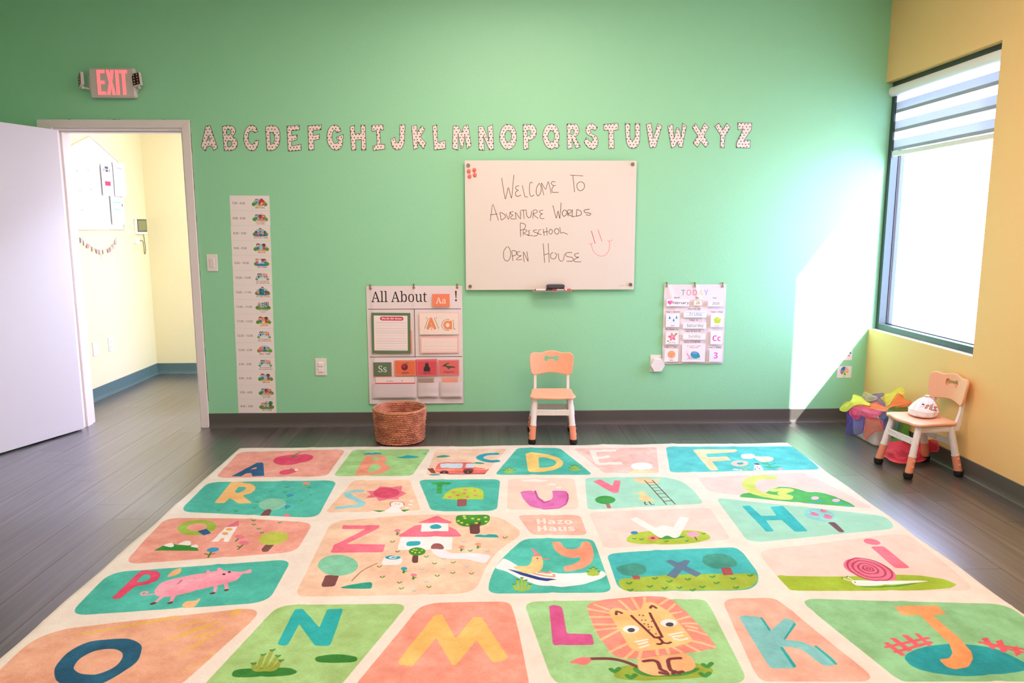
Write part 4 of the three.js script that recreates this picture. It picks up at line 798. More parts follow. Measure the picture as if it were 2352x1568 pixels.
const INK = [[[22,1806,47,1662,69,1740,92,1668,108,1827],[144,1753,124,1747,123,1731,139,1721,124,1712,121,1689,134,1679,158,1687],[168,1755,187,1678,206,1676],[241,1772,226,1776,219,1744,221,1699,233,1679,252,1689],[285,1766,270,1737,269,1699,282,1683,298,1705,302,1744,288,1772],[321,1689,304,1772,334,1728,353,1781,374,1699],[402,1779,383,1783,374,1769,390,1753,405,1756],[390,1751,379,1731,383,1708,425,1708],[509,1827,599,1822],[527,1824,541,1710],[579,1781,558,1763,564,1728,587,1719,610,1740,606,1769,583,1782],[-60,1508,-42,1622,-3,1512],[-58,1550,-10,1556],[9,1565,19,1513,49,1534,39,1554,13,1567],[52,1557,70,1518,82,1570],[105,1573,85,1567,88,1554,101,1547,85,1534,91,1521,118,1521],[124,1521,120,1566,156,1521,154,1576],[157,1581,197,1584],[177,1581,180,1524],[197,1579,200,1544,216,1528,230,1540,236,1576],[244,1524,249,1579,272,1581,272,1566,249,1553,282,1524],[315,1583,292,1576,299,1560,312,1557,295,1544,302,1524,325,1523],[387,1615,411,1527,424,1576,437,1525,445,1634],[467,1582,454,1563,464,1540,483,1550,486,1573,470,1584],[497,1540,493,1579,516,1582,516,1566,496,1556,526,1538],[526,1586,526,1537,549,1540],[556,1540,559,1586,589,1573,589,1550,556,1539],[648,1589,612,1582,619,1566,655,1560,652,1547,625,1549],[157,1395,154,1482,167,1490,190,1479,184,1453,156,1440],[176,1404,177,1440,197,1443,197,1430,180,1420,217,1402],[223,1440,210,1433,220,1420,209,1407,242,1402],[273,1443,250,1440,256,1427,279,1420,273,1404,248,1399],[302,1446,286,1440,283,1417,306,1410],[319,1449,326,1402],[319,1426,352,1433],[342,1459,348,1404],[369,1446,359,1426,375,1413,385,1430,378,1446,367,1447],[408,1452,398,1433,415,1413,432,1426,425,1449,407,1452],[438,1460,445,1420,461,1425,493,1412],[58,1324,35,1289,38,1237,64,1223,84,1256,81,1302,65,1325],[101,1223,94,1293,124,1292,127,1269,98,1256],[154,1289,131,1283,141,1260,161,1260,134,1243,131,1230,167,1233],[181,1217,177,1286,210,1220,202,1289],[319,1345,330,1210],[355,1347,363,1213],[330,1266,360,1275],[390,1282,373,1269,376,1242,403,1239,416,1265,403,1279],[429,1275,433,1236,447,1219,466,1229,473,1272],[526,1282,486,1279,489,1255,530,1245,533,1222,490,1219],[576,1278,546,1268,559,1249,576,1249,546,1232,550,1216,593,1215]],[[665,1434,693,1347],[712,1444,742,1362],[649,1344,665,1341,675,1350],[665,1341,682,1291,723,1258,763,1261,792,1294,798,1340,794,1363],[784,1365,801,1361,817,1373]]];
const SCARF = {
yellow:[2470,154,213,2480,185,226,2490,213,248,2510,229,280,2530,246,269,2550,264,238,2560,270,271,2570,264,320,2570,250,373,2560,252,465,2540,248,494,2510,244,431,2490,220,379,2480,198,354,2470,167,325,2465,150,250],
pale:[2580,256,305,2580,305,334,2580,304,400,2580,307,498,2580,299,506,2580,265,421,2580,246,346],
purple_top:[2610,227,309,2610,256,348,2610,292,374,2610,327,475,2610,340,531,2610,325,526,2610,302,485,2610,284,532,2610,258,561,2610,249,500,2610,254,425,2610,227,352],
yellow_right:[2620,254,539,2680,263,396,2680,306,412,2680,326,445,2680,331,488,2680,373,538,2680,398,618,2680,394,648,2680,363,663,2680,337,663,2640,303,615,2620,279,592],
orange_top:[2520,225,398,2590,225,345,2570,232,430,2590,268,473,2590,270,506,2590,263,558,2590,274,635,2620,302,624,2640,348,629,2650,366,639,2650,363,677,2660,342,702,2670,334,763,2650,311,757,2630,288,723,2610,295,705,2580,278,680,2540,261,702,2530,249,638,2530,235,538,2520,233,482],
pink:[2475,168,348,2490,199,341,2500,221,367,2510,229,417,2510,234,501,2505,243,600,2505,253,685,2505,261,726,2490,228,703,2485,207,658,2485,181,543,2485,180,490,2485,163,484,2480,129,428,2475,143,388,2470,156,364],
purple_hang:[2475,164,315,2490,176,328,2490,152,364,2495,174,509,2495,147,528,2490,104,529,2490,64,512,2490,36,461,2485,1,388,2470,-22,377,2465,2,347,2465,39,333,2470,89,337],
coral_hang:[2497,173,521,2497,199,636,2497,211,713,2497,191,751,2497,153,760,2497,114,670,2490,71,616,2485,24,562,2497,60,525,2497,112,514],
blue:[2505,241,683,2505,264,739,2570,227,672,2576,185,674,2573,147,674,2497,157,776,2497,172,750,2497,206,721],
teal:[2617,181,675,2656,177,675,2653,143,675,2634,101,675,2610,71,675,2610,121,675],
green:[2550,274,709,2620,280,655,2630,283,704,2660,294,735,2747,243,668,2770,144,668,2766,106,668,2723,87,680,2667,56,690,2630,45,690,2618,69,668,2640,99,668,2658,175,668,2620,191,668],
red:[2417,30,917,2504,30,789,2527,50,756,2590,60,735,2630,60,755,2657,60,806,2705,84,827,2700,125,916,2705,148,994,2705,134,1030,2705,88,1031,2705,60,953,2675,30,972,2602,30,1048,2535,30,1068,2469,30,1087,2434,30,1075,2413,30,1031,2419,30,975]
};
// ---------- rug ----------
{
  const RX = -1.735, RZ = 0.565, RW = 3690, RH = 2720, PX = 2048, PY = 1510, k = PX / RW;
  const tex = canvasTex(PX, PY, (c) => {
    c.fillStyle = '#f8e9d8'; c.fillRect(0, 0, PX, PY);
    c.scale(k, PY / RH); c.lineCap = c.lineJoin = 'round';
    const P = (a) => { const p = []; for (let i = 0; i < a.length; i += 2) p.push([a[i], a[i + 1]]); return p; };
    const smooth = (p, closed) => {
      const n = p.length, g = (i) => p[closed ? mod(i, n) : clamp(i, 0, n - 1)];
      c.beginPath(); c.moveTo(...p[0]);
      for (let i = 0; i < (closed ? n : n - 1); i++) { const [a, b, d, e] = [g(i - 1), g(i), g(i + 1), g(i + 2)]; c.bezierCurveTo(b[0] + (d[0] - a[0]) / 6, b[1] + (d[1] - a[1]) / 6, d[0] - (e[0] - b[0]) / 6, d[1] - (e[1] - b[1]) / 6, d[0], d[1]); }
      if (closed) c.closePath();
    };
    const rounded = (p, r) => {
      const n = p.length; c.beginPath();
      for (let i = 0; i < n; i++) {
        const a = p[mod(i - 1, n)], b = p[i], d = p[(i + 1) % n], la = Math.hypot(a[0] - b[0], a[1] - b[1]), ld = Math.hypot(d[0] - b[0], d[1] - b[1]), q = Math.min(r, la * 0.45, ld * 0.45);
        const s = [b[0] + (a[0] - b[0]) / la * q, b[1] + (a[1] - b[1]) / la * q], e = [b[0] + (d[0] - b[0]) / ld * q, b[1] + (d[1] - b[1]) / ld * q];
        i ? c.lineTo(...s) : c.moveTo(...s); c.quadraticCurveTo(b[0], b[1], e[0], e[1]);
      }
      c.closePath();
    };
    for (const [kind, color, r, a] of RUG) {
      const p = P(a);
      c.fillStyle = c.strokeStyle = color;
      if (kind === 'C') { rounded(p, r * 1.1); c.fill(); }
      else if (kind === 'P') { rounded(p, r * 1.3); c.fill(); }
      else if (kind === 'S') { smooth(p, true); c.fill(); }
      else { smooth(p, kind === 'R'); c.lineWidth = r; c.stroke(); }
    }
    c.fillStyle = '#fbe9dc'; c.textAlign = 'center'; c.textBaseline = 'alphabetic';
    c.font = 'bold 92px sans-serif'; c.save(); c.translate(1988, 1338); c.scale(0.86, 1); c.fillText('Hazo', 0, 0); c.restore();
    c.save(); c.translate(1988, 1424); c.scale(0.86, 1); c.fillText('Haus', 0, 0); c.restore();
    // printed watercolour mottling and the nap of the pile
    const im = c.getImageData(0, 0, PX, PY), d = im.data;
    for (let y = 0, i = 0; y < PY; y++) for (let x = 0; x < PX; x++, i += 4) {
      const n = 0.5 * noise(x / 46, y / 46, 1e6, 1e6, 21) + 0.3 * noise(x / 17, y / 17, 1e6, 1e6, 22) + 0.2 * noise(x / 5, y / 5, 1e6, 1e6, 23), sat = Math.max(d[i], d[i + 1], d[i + 2]) - Math.min(d[i], d[i + 1], d[i + 2]);
      const a = (n - 0.5) * (sat > 60 ? 52 : 22);
      d[i] = clamp(d[i] + a * 0.7, 0, 255); d[i + 1] = clamp(d[i + 1] + a, 0, 255); d[i + 2] = clamp(d[i + 2] + a, 0, 255);
    }
    c.putImageData(im, 0, 0);
  });
  const nx = 200, nz = 150, W = RW / 1000, D = RH / 1000, pos = [], uv = [], idx = [];
  const height = (x, z) => {                                // folds left from when it lay packed, soft waves at the edges
    let h = 0.0075 + 0.0018 * (noise(x * 5, z * 5, 1e6, 1e6, 31) - 0.5) + 0.001 * (noise(x * 17, z * 17, 1e6, 1e6, 32) - 0.5);
    for (const f of [0.42, 1.02, 1.64, 2.2]) h += 0.0022 * Math.exp(-(((z - f - 0.01 * Math.sin(x * 3)) / 0.014) ** 2));
    for (const f of [0.47, 0.93, 1.4, 1.93, 2.42, 2.9, 3.3]) h += 0.003 * Math.exp(-(((x - f - 0.012 * Math.sin(z * 4 + f)) / 0.016) ** 2));
    const e = Math.min(z, D - z, x, W - x);
    return h + 0.0035 * Math.exp(-e / 0.05) * (0.5 + 0.5 * Math.sin(x * 11 + z * 13 + Math.sin(x * 5)));
  };
  const jig = (t, s) => 0.006 * (noise(t * 4, s) - 0.5);
  for (let j = 0; j <= nz; j++) for (let i = 0; i <= nx; i++) {
    const u = i / nx, v = j / nz, x = u * W, z = v * D;
    pos.push(x + (u < 0.02 || u > 0.98 ? jig(z, 5) : 0), height(x, z), z + (v < 0.02 || v > 0.98 ? jig(x, 7) : 0)); uv.push(u, 1 - v);
  }
  for (let j = 0; j < nz; j++) for (let i = 0; i < nx; i++) { const a = j * (nx + 1) + i, b = a + 1, c = a + nx + 1, d = c + 1; idx.push(a, c, b, b, c, d); }
  // turned-down edge
  const rim = []; for (let i = 0; i <= nx; i++) rim.push(i); for (let j = 1; j <= nz; j++) rim.push(j * (nx + 1) + nx); for (let i = nx - 1; i >= 0; i--) rim.push(nz * (nx + 1) + i); for (let j = nz - 1; j > 0; j--) rim.push(j * (nx + 1));
  const n0 = pos.length / 3;
  rim.forEach((r) => { pos.push(pos[r * 3], 0.0005, pos[r * 3 + 2]); uv.push(uv[r * 2], uv[r * 2 + 1]); });
  rim.forEach((r, i) => { const s = rim[(i + 1) % rim.length], a = n0 + i, b = n0 + (i + 1) % rim.length; idx.push(r, s, a, s, b, a); });
  const g = new THREE.BufferGeometry(); g.setAttribute('position', new THREE.Float32BufferAttribute(pos, 3)); g.setAttribute('uv', new THREE.Float32BufferAttribute(uv, 2)); g.setIndex(idx); g.computeVertexNormals();
  const nap = dataTex(256, 256, (u, v) => { const n = (0.6 * noise(u * 90, v * 90, 90, 90, 41) + 0.4 * noise(u * 30, v * 44, 30, 44, 42)) * 255; return [n, n, n]; }); nap.repeat.set(14, 10);
  const m = solo('play_rug', g, mat('#e5edf1', 0.95, { map: tex, bumpMap: nap, bumpScale: 0.0015, sheen: 0.15, sheenRoughness: 0.8 }), 'large cream play rug printed with coloured alphabet pictures', 'rug');
  m.position.set(RX, 0, RZ);
}
// ---------- alphabet on the wall ----------
{
  const atlas = [0, 1].map((row) => {
    const x0 = row ? -0.2 : -2.1, span = 2.16;
    return [x0, span, canvasTex(2048, 256, (c) => {
      c.fillStyle = '#f7e4de'; c.fillRect(0, 0, 2048, 256);
      const s = 2048 / span, X = (x) => (x / 1000 - x0) * s, Y = (y) => 256 - (y / 1000 - 1.985) * s;
      c.fillStyle = '#2b1a1c';
      Object.entries(LETTERS).forEach(([ch, [o]], i) => {
        const xs = o.filter((_, j) => j % 2 === 0), ys = o.filter((_, j) => j % 2), a = Math.min(...xs), b = Math.max(...xs), y0 = Math.min(...ys), y1 = Math.max(...ys);
        for (let r = 0, y = y0 + 8; y < y1; y += 20, r++) for (let x = a + 6 + (r % 2) * 12; x < b; x += 24) { c.beginPath(); c.arc(X(x + 5 * (hash(r, Math.round(x), i) - 0.5)), Y(y + 5 * (hash(Math.round(x), r, i) - 0.5)), 0.0038 * s, 0, 7); c.fill(); }
      });
      c.strokeStyle = '#2b1a1c'; c.lineWidth = 0.0052 * s; c.lineJoin = 'miter';
      for (const loops of Object.values(LETTERS)) for (const o of loops) { c.beginPath(); for (let i = 0; i < o.length; i += 2) i ? c.lineTo(X(o[i]), Y(o[i + 1])) : c.moveTo(X(o[i]), Y(o[i + 1])); c.closePath(); c.stroke(); }
    })];
  });
  const mats = atlas.map(([, , t]) => mat('#ffffff', 0.6, { map: t }));
  Object.entries(LETTERS).forEach(([ch, loops], i) => {
    const s = shapeOf(loops[0].map((v) => v / 1000));
    for (const h of loops.slice(1)) { const p = new THREE.Path(); for (let j = 0; j < h.length; j += 2) j ? p.lineTo(h[j] / 1000, h[j + 1] / 1000) : p.moveTo(h[j] / 1000, h[j + 1] / 1000); p.closePath(); s.holes.push(p); }
    const g = extrude(s, 0.0022), row = i < 13 ? 0 : 1, [x0, span] = atlas[row], p = g.attributes.position, uv = g.attributes.uv;
    for (let j = 0; j < p.count; j++) uv.setXY(j, (p.getX(j) - x0) / span, (p.getY(j) - 1.985) * 2048 / span / 256);
    g.computeBoundingBox(); const b = g.boundingBox.getCenter(V3(0, 0, 0));
    const m = solo('alphabet_letter', g.translate(-b.x, -b.y, 0), mats[row], 'polka-dot paper letter ' + ch + ' in the alphabet row on the green wall', 'letter', 'polka-dot alphabet letters on the wall');
    m.position.set(b.x, b.y, 0.0004);
  });
}
// ---------- flat printed cards ----------
function card(name, label, category, [x0, y0, x1, y1], z, draw, { px = 900, thick = 0.0015, group, side = '#efe8e6', parent, rough = 0.55 } = {}) {
  const w = x1 - x0, h = y1 - y0, W = Math.min(1024, Math.max(64, Math.round(w * px))), Hh = Math.max(32, Math.round(W * h / w));
  const front = draw.isTexture ? draw : canvasTex(W, Hh, (c) => { c.fillStyle = '#f4ece9'; c.fillRect(0, 0, W, Hh); c.scale(W / w / 1000, Hh / h / 1000); draw(c, w * 1000, h * 1000); });
  const s = mat(side, 0.7), f = mat('#ffffff', rough, { map: front });
  const m = parent ? part(name, new THREE.BoxGeometry(w, h, thick), [s, s, s, s, f, s], parent) : solo(name, new THREE.BoxGeometry(w, h, thick), [s, s, s, s, f, s], label, category, group);
  m.position.set((x0 + x1) / 2, (y0 + y1) / 2, z + thick / 2);
  return m;
}
const text = (c, s, x, y, font, color = '#2a2426', align = 'center', squeeze = 1) => { c.save(); c.translate(x, y); c.scale(squeeze, 1); c.font = font; c.fillStyle = color; c.textAlign = align; c.textBaseline = 'alphabetic'; c.fillText(s, 0, 0); c.restore(); };
const blob = (c, color, x, y, rx, ry = rx, rot = 0) => { c.fillStyle = color; c.beginPath(); c.ellipse(x, y, rx, ry, rot, 0, 7); c.fill(); };
const poly = (c, color, p) => { c.fillStyle = color; c.beginPath(); for (let i = 0; i < p.length; i += 2) i ? c.lineTo(p[i], p[i + 1]) : c.moveTo(p[i], p[i + 1]); c.closePath(); c.fill(); };
const line = (c, color, w, p, dash = []) => { c.strokeStyle = color; c.lineWidth = w; c.lineCap = 'round'; c.setLineDash(dash); c.beginPath(); for (let i = 0; i < p.length; i += 2) i ? c.lineTo(p[i], p[i + 1]) : c.moveTo(p[i], p[i + 1]); c.stroke(); c.setLineDash([]); };
const rrect = (c, color, x, y, w, h, r) => { c.fillStyle = color; c.beginPath(); c.roundRect(x, y, w, h, r); c.fill(); };
{
  const kid = (c, x, y, s, hair, skin, shirt) => { rrect(c, shirt, x - 0.7 * s, y + 0.7 * s, 1.4 * s, 2 * s, 0.5 * s); blob(c, hair, x, y - 0.25 * s, 1.05 * s, 1.0 * s); blob(c, skin, x, y + 0.15 * s, 0.82 * s, 0.75 * s); };
  const hill = (c, sky) => { c.fillStyle = sky; c.beginPath(); c.ellipse(0, 8, 30, 27, 0, Math.PI, 0); c.fill(); blob(c, '#4e9a33', -24, 5, 9, 8); blob(c, '#5aa53a', 24, 5, 9, 8); };
  const sky = '#9cc7dd', S1 = '#f2b79a', S2 = '#8a5440';
  const art = {
    arrival: (c) => { hill(c, sky); poly(c, '#c8323f', [-6, -6, 10, -22, 24, -6]); rrect(c, '#d86a56', -4, -6, 26, 16, 1); rrect(c, '#f4e6d4', 4, -2, 9, 12, 1); blob(c, '#e8c46a', -2, 10, 20, 4); kid(c, -13, -12, 5, '#4a2430', S1, '#2f8f93'); kid(c, 1, 0, 4, '#3c2420', S2, '#2f9a5a'); kid(c, 12, 0, 4, '#e2803a', S1, '#d84a6a'); },
    discovery: (c) => { hill(c, sky); rrect(c, '#d3605a', -8, -14, 30, 14, 2); kid(c, -16, -10, 5, '#3c2020', S1, '#2c8a9a'); kid(c, 0, -8, 5, '#40241c', S2, '#c93d5e'); kid(c, 14, -8, 5, '#e07f42', S1, '#a64a86'); blob(c, '#d9a35c', 4, 8, 22, 4); },
    circle: (c) => { hill(c, sky); blob(c, '#2f7fa3', 0, 9, 28, 7); kid(c, 0, -16, 5, '#5a2a2a', S1, '#4f9a3c'); kid(c, -18, -3, 5, '#3c2020', S2, '#c44a7a'); kid(c, -8, 2, 4, '#33201c', S1, '#d84a6a'); kid(c, 9, 2, 4, '#e07f42', S1, '#d8497a'); kid(c, 19, -3, 5, '#4a2420', S2, '#2c7aa0'); },
    snack: (c) => { hill(c, '#a8d0e0'); kid(c, -13, -12, 7, '#6b2a2a', S1, '#2c86a8'); kid(c, 12, -11, 7, '#3a1f1c', S2, '#d2415a'); blob(c, '#e9b45e', 0, 11, 22, 4); },
    centers: (c) => { hill(c, sky); blob(c, '#2f7fa3', 0, 10, 26, 5); rrect(c, '#b04a4a', 0, -18, 16, 12, 1); rrect(c, '#f4f0ea', -12, -14, 10, 14, 1); kid(c, -20, -12, 6, '#e3823e', S1, '#d2578a'); kid(c, 15, -10, 5, '#5a2a22', S1, '#2f8f6a'); },
    wash: (c) => { c.fillStyle = '#aed3df'; c.beginPath(); c.ellipse(0, 6, 28, 25, 0, Math.PI, 0); c.fill(); blob(c, '#6aa04a', -24, 8, 6, 4); blob(c, '#6aa04a', 24, 8, 6, 4); rrect(c, '#d7dfe4', -12, -2, 26, 10, 3); kid(c, -15, -12, 5, '#31202a', S1, '#2b6fa0'); kid(c, -6, -13, 4, '#44272a', S1, '#4aa0b0'); kid(c, 10, -12, 5, '#e5834a', S1, '#e6795a'); kid(c, 19, -12, 4, '#e98f4f', S1, '#d85a4a'); blob(c, '#eef3f5', -5, 2, 3); blob(c, '#eef3f5', 7, 2, 3); },
    story: (c) => { hill(c, sky); rrect(c, '#1f6f8f', -14, -16, 20, 26, 5); kid(c, 0, -18, 5, '#3c2020', S1, '#2f8f93'); rrect(c, '#5aa53a', -6, -4, 10, 5, 1); kid(c, -20, 0, 5, '#e3823e', S1, '#d85a6a'); kid(c, 13, 0, 5, '#33201c', S2, '#cf4a5a'); kid(c, 22, 1, 4, '#4a2420', S2, '#d2415a'); blob(c, '#2f7fa3', 2, 11, 26, 3); },
    outdoor: (c) => { hill(c, '#a5cfe0'); blob(c, '#5aa53a', 0, 9, 28, 6); c.strokeStyle = '#5a2a33'; c.lineWidth = 2.2; c.strokeRect(8, -20, 16, 24); poly(c, '#e08a5a', [-22, -10, -16, -10, -4, 8, -12, 8]); kid(c, -17, -14, 4, '#e3823e', S1, '#d85a6a'); kid(c, -1, -12, 4, '#3a1f1c', S1, '#2f8f93'); kid(c, 16, -12, 4, '#33201c', S2, '#3f8f6a'); },
    lunch: (c) => { hill(c, '#e4a38c'); kid(c, -13, -12, 7, '#6b2a2a', S1, '#2c86a8'); kid(c, 12, -11, 7, '#3a1f1c', S2, '#d2415a'); blob(c, '#e9c45e', 0, 11, 24, 4); blob(c, '#eef0e6', 0, 4, 6, 3); },
    nap: (c) => { hill(c, '#9fcbe0'); rrect(c, '#d9687a', -28, -2, 22, 12, 4); rrect(c, '#2f8f93', -8, 0, 18, 10, 4); rrect(c, '#6aa83a', 8, 0, 20, 10, 4); blob(c, '#e98f6a', -16, -6, 8); kid(c, 0, -6, 5, '#4a241c', S2, '#2f8f93'); kid(c, 16, -4, 5, '#5a2c20', S1, '#6aa83a'); },
    outside: (c) => { hill(c, '#9fcfe6'); blob(c, '#5aa53a', 0, 10, 30, 6); blob(c, '#3f8a34', 18, -14, 9, 9); rrect(c, '#7a4a30', 16, -8, 3, 14, 1); blob(c, '#f2a84a', 0, -20, 4); kid(c, -18, -8, 6, '#e3823e', S1, '#d85a6a'); kid(c, -4, -8, 5, '#3a1f1c', S1, '#e08a5a'); kid(c, 16, -2, 5, '#5a2c20', S2, '#c83a4a'); },
  };
  const rows = [['7:00 – 8:00', 'arrival', 'ARRIVAL'], ['8:00 - 8:30', 'discovery', 'DISCOVERY', 'CENTERS'], ['8:30 – 9:00', 'circle', 'CIRCLE TIME'], ['9:00 – 9:30', 'snack', 'SNACK'], ['9:30 – 10:30', 'centers', 'CENTERS'], ['10:30 – 10:45', 'wash', 'BATHROOM &', 'HANDWASHING'], ['10:45 – 11:00', 'story', 'STORY TIME'], ['11:00 – 11:30', 'outdoor', 'OUTDOOR', 'PLAY'], ['11:30 – 12:20', 'lunch', 'LUNCH'], ['12:20 – 12:30', 'wash', 'BATHROOM &', 'HANDWASHING'], ['12:30 – 2:30', 'nap', 'NAP TIME'], ['2:30 – 3:00', 'wash', 'BATHROOM &', 'HANDWASHING'], ['3:00 – 3:30', 'snack', 'SNACK'], ['3:30 – 4:30', 'discovery', 'DISCOVERY', 'CENTERS'], ['4:30 – 5:00', 'outside', 'OUTSIDE']];
  const RANK = 'first second third fourth fifth sixth seventh eighth ninth tenth eleventh twelfth thirteenth fourteenth fifteenth'.split(' ');
  const inks = ['#2c5f96', '#c2304e', '#e08030', '#4f8f34', '#c2304e', '#2c5f96'];
  rows.forEach(([time, pic, ...words], i) => {
    const y1 = 1.686 - 0.1053 * i, xo = -0.0018 * i + 0.003 * (hash(i, 9) - 0.5), m = card('schedule_card', RANK[i] + ' schedule card from the top, with a picture captioned ' + words.join(' ').toLowerCase(), 'card', [-1.903 + xo, y1 - 0.1044, -1.625 + xo, y1], 0.0004, (c, w, h) => {
      text(c, time, 14 + (i % 3), h * 0.58, '21px sans-serif', '#241c1f', 'left', 0.9);
      c.save(); c.translate(208, h * 0.5); c.scale(1.66, 1.62); art[pic](c); c.restore();
      const two = words.length > 1;
      words.forEach((wd, j) => { c.font = `bold ${two ? 13 : 17}px sans-serif`; let x = 210 - c.measureText(wd).width / 2; const y = two ? h * 0.8 + 12 * j : h * 0.85; [...wd].forEach((ch, q) => { c.lineWidth = 4; c.strokeStyle = '#fbf4f0'; c.textAlign = 'left'; c.strokeText(ch, x, y); c.fillStyle = inks[q % 6]; c.fillText(ch, x, y); x += c.measureText(ch).width; }); });
    }, { px: 1700, group: 'daily schedule cards beside the doorway', thick: 0.0008 });
    m.rotation.z = -0.006 + 0.008 * (hash(i, 12) - 0.5);
  });
}
// ---------- glass whiteboard ----------
{
  const [x0, x1, y0, y1] = [-0.239, 0.981, 1.014, 1.928], W = 1600, Hh = 1199, s = W / (x1 - x0);
  const tex = canvasTex(W, Hh, (c) => {
    c.fillStyle = '#e6dfd4'; c.fillRect(0, 0, W, Hh); c.lineCap = c.lineJoin = 'round';
    INK.forEach((set, q) => set.forEach((a, i) => {
      const p = []; for (let j = 0; j < a.length; j += 2) p.push([(a[j] / 1000 - x0) * s, (y1 - a[j + 1] / 1000) * s]);
      c.strokeStyle = q ? (i === 0 ? '#c42848' : i === 1 ? '#ef5f7c' : '#f58a98') : i > 22 && i < 28 ? '#2a1418' : ['#5a2f2c', '#4a2624', '#6a3d38'][i % 3];
      c.lineWidth = (q ? 0.0038 : 0.0036) * s; c.beginPath(); c.moveTo(...p[0]);
      for (let j = 0; j < p.length - 1; j++) { const a0 = p[Math.max(j - 1, 0)], b = p[j], d = p[j + 1], e = p[Math.min(j + 2, p.length - 1)], t = p.length > 5 ? 5.2 : 11; c.bezierCurveTo(b[0] + (d[0] - a0[0]) / t, b[1] + (d[1] - a0[1]) / t, d[0] - (e[0] - b[0]) / t, d[1] - (e[1] - b[1]) / t, d[0], d[1]); }
      c.stroke();
    }));
    c.fillStyle = '#c3b5ab'; for (let i = 0; i < 9; i++) c.fillRect(W * 0.907 + i * 6.4, Hh * 0.968 - (i % 3), 4.4, 4 + (i % 3));
  });
  const b = thing('whiteboard', 'white glass board with handwritten welcome message', 'whiteboard', [(x0 + x1) / 2, y0, 0]);
  const w = x1 - x0, h = y1 - y0, panel = extrude(shapeOf(splineRect(w, h, 0.008)), 0.008, 0.0012).translate(0, h / 2, 0.022), p = panel.attributes.position, uv = panel.attributes.uv;
  for (let i = 0; i < p.count; i++) uv.setXY(i, p.getX(i) / w + 0.5, p.getY(i) / h);
  part('panel', panel, mat('#ffffff', 0.22, { map: tex }), b);
  for (const [x, y] of [[-0.213, 1.895], [0.951, 1.903], [-0.208, 1.041], [0.956, 1.05]]) {
    const f = part('standoff', [new THREE.CylinderGeometry(0.012, 0.012, 0.022, 24).rotateX(Math.PI / 2).translate(0, 0, 0.011), new THREE.CylinderGeometry(0.012, 0.013, 0.01, 24).rotateX(Math.PI / 2).translate(0, 0, 0.035)], M.steel, b, 'brushed metal standoff screw');
    f.position.set(x - (x0 + x1) / 2, y - y0, 0);
  }
  const tray = part('pen_tray', [box(0.236, 1.005, 0.03, 0.529, 1.009, 0.085), box(0.236, 1.009, 0.081, 0.529, 1.013, 0.085), box(0.3, 1.006, 0.002, 0.46, 1.012, 0.032)], mat('#b9aaa2', 0.35, { metalness: 0.6 }), b, 'slim grey pen tray');
  tray.position.set(-(x0 + x1) / 2, -y0, 0);
  for (const sx of [0.234, 0.527]) { const e = part('tray_end', box(sx, 1.004, 0.03, sx + 0.004, 1.014, 0.087), mat('#8f5a50', 0.5), b); e.position.set(-(x0 + x1) / 2, -y0, 0); }
  const er = thing('board_eraser', 'black board eraser lying on the pen tray', 'eraser', [0.407, 1.0245, 0.06]);
  part('felt', box(-0.062, 0, -0.02, 0.062, 0.012, 0.02, 0.003), M.black, er);
  part('grip', extrude(shapeOf(splineShape([[-0.064, 0.012], [-0.062, 0.028], [-0.03, 0.032], [0.03, 0.032], [0.062, 0.028], [0.064, 0.012]], 40)), 0.042, 0.004).translate(0, 0, -0.021), mat('#4a4a4c', 0.4), er);
  const marker = (label, x, z, body, cap, flip, len = 0.115) => {
    const t = thing('marker_pen', label, 'marker', [x, 1.0168, z], flip ? Math.PI : 0, 'markers on the pen tray');
    part('barrel', new THREE.CylinderGeometry(0.0072, 0.0072, len * 0.62, 16).rotateZ(Math.PI / 2).translate(len * 0.19, 0, 0), mat(body, 0.4), t);
    part('cap', new THREE.CylinderGeometry(0.0078, 0.0078, len * 0.38, 16).rotateZ(Math.PI / 2).translate(-len * 0.31, 0, 0), mat(cap, 0.4), t);
    part('end_plug', new THREE.CylinderGeometry(0.006, 0.006, 0.006, 16).rotateZ(Math.PI / 2).translate(len * 0.5 + 0.003, 0, 0), mat(cap, 0.4), t);
  };
  marker('white marker pen with a black cap on the pen tray', 0.322, 0.073, '#f1ecea', '#1c1a1c', true);
  marker('marker pen with a dark red cap at the middle of the tray', 0.425, 0.073, '#c9c0be', '#a01c3c', false, 0.085);
  marker('white marker pen with a red end at the right of the tray', 0.482, 0.0575, '#ece6e4', '#e05a5a', true, 0.07);
  [[-0.209, 1.854], [-0.17, 1.862], [-0.204, 1.818], [-0.167, 1.828]].forEach(([x, y], i) => {
    const t = solo('board_magnet', new THREE.LatheGeometry([[0, 0], [0.0125, 0], [0.0135, 0.002], [0.0135, 0.006], [0.011, 0.0085], [0, 0.009]].map(([a, c]) => new THREE.Vector2(a, c)), 24).rotateX(Math.PI / 2), mat('#f4705e', 0.4), ['upper left', 'upper right', 'lower left', 'lower right'][i] + ' of the four coral magnets on the whiteboard', 'magnet', 'coral magnets on the whiteboard');
    t.position.set(x, y, 0.0302);
  });
}
function splineRect(w, h, r) { const o = []; for (const [sx, sy, a0] of [[1, -1, -90], [1, 1, 0], [-1, 1, 90], [-1, -1, 180]]) for (let i = 0; i <= 5; i++) { const a = (a0 + 18 * i) * Math.PI / 180; o.push(sx * (w / 2 - r) + r * Math.cos(a), sy * (h / 2 - r) + r * Math.sin(a)); } return o; }
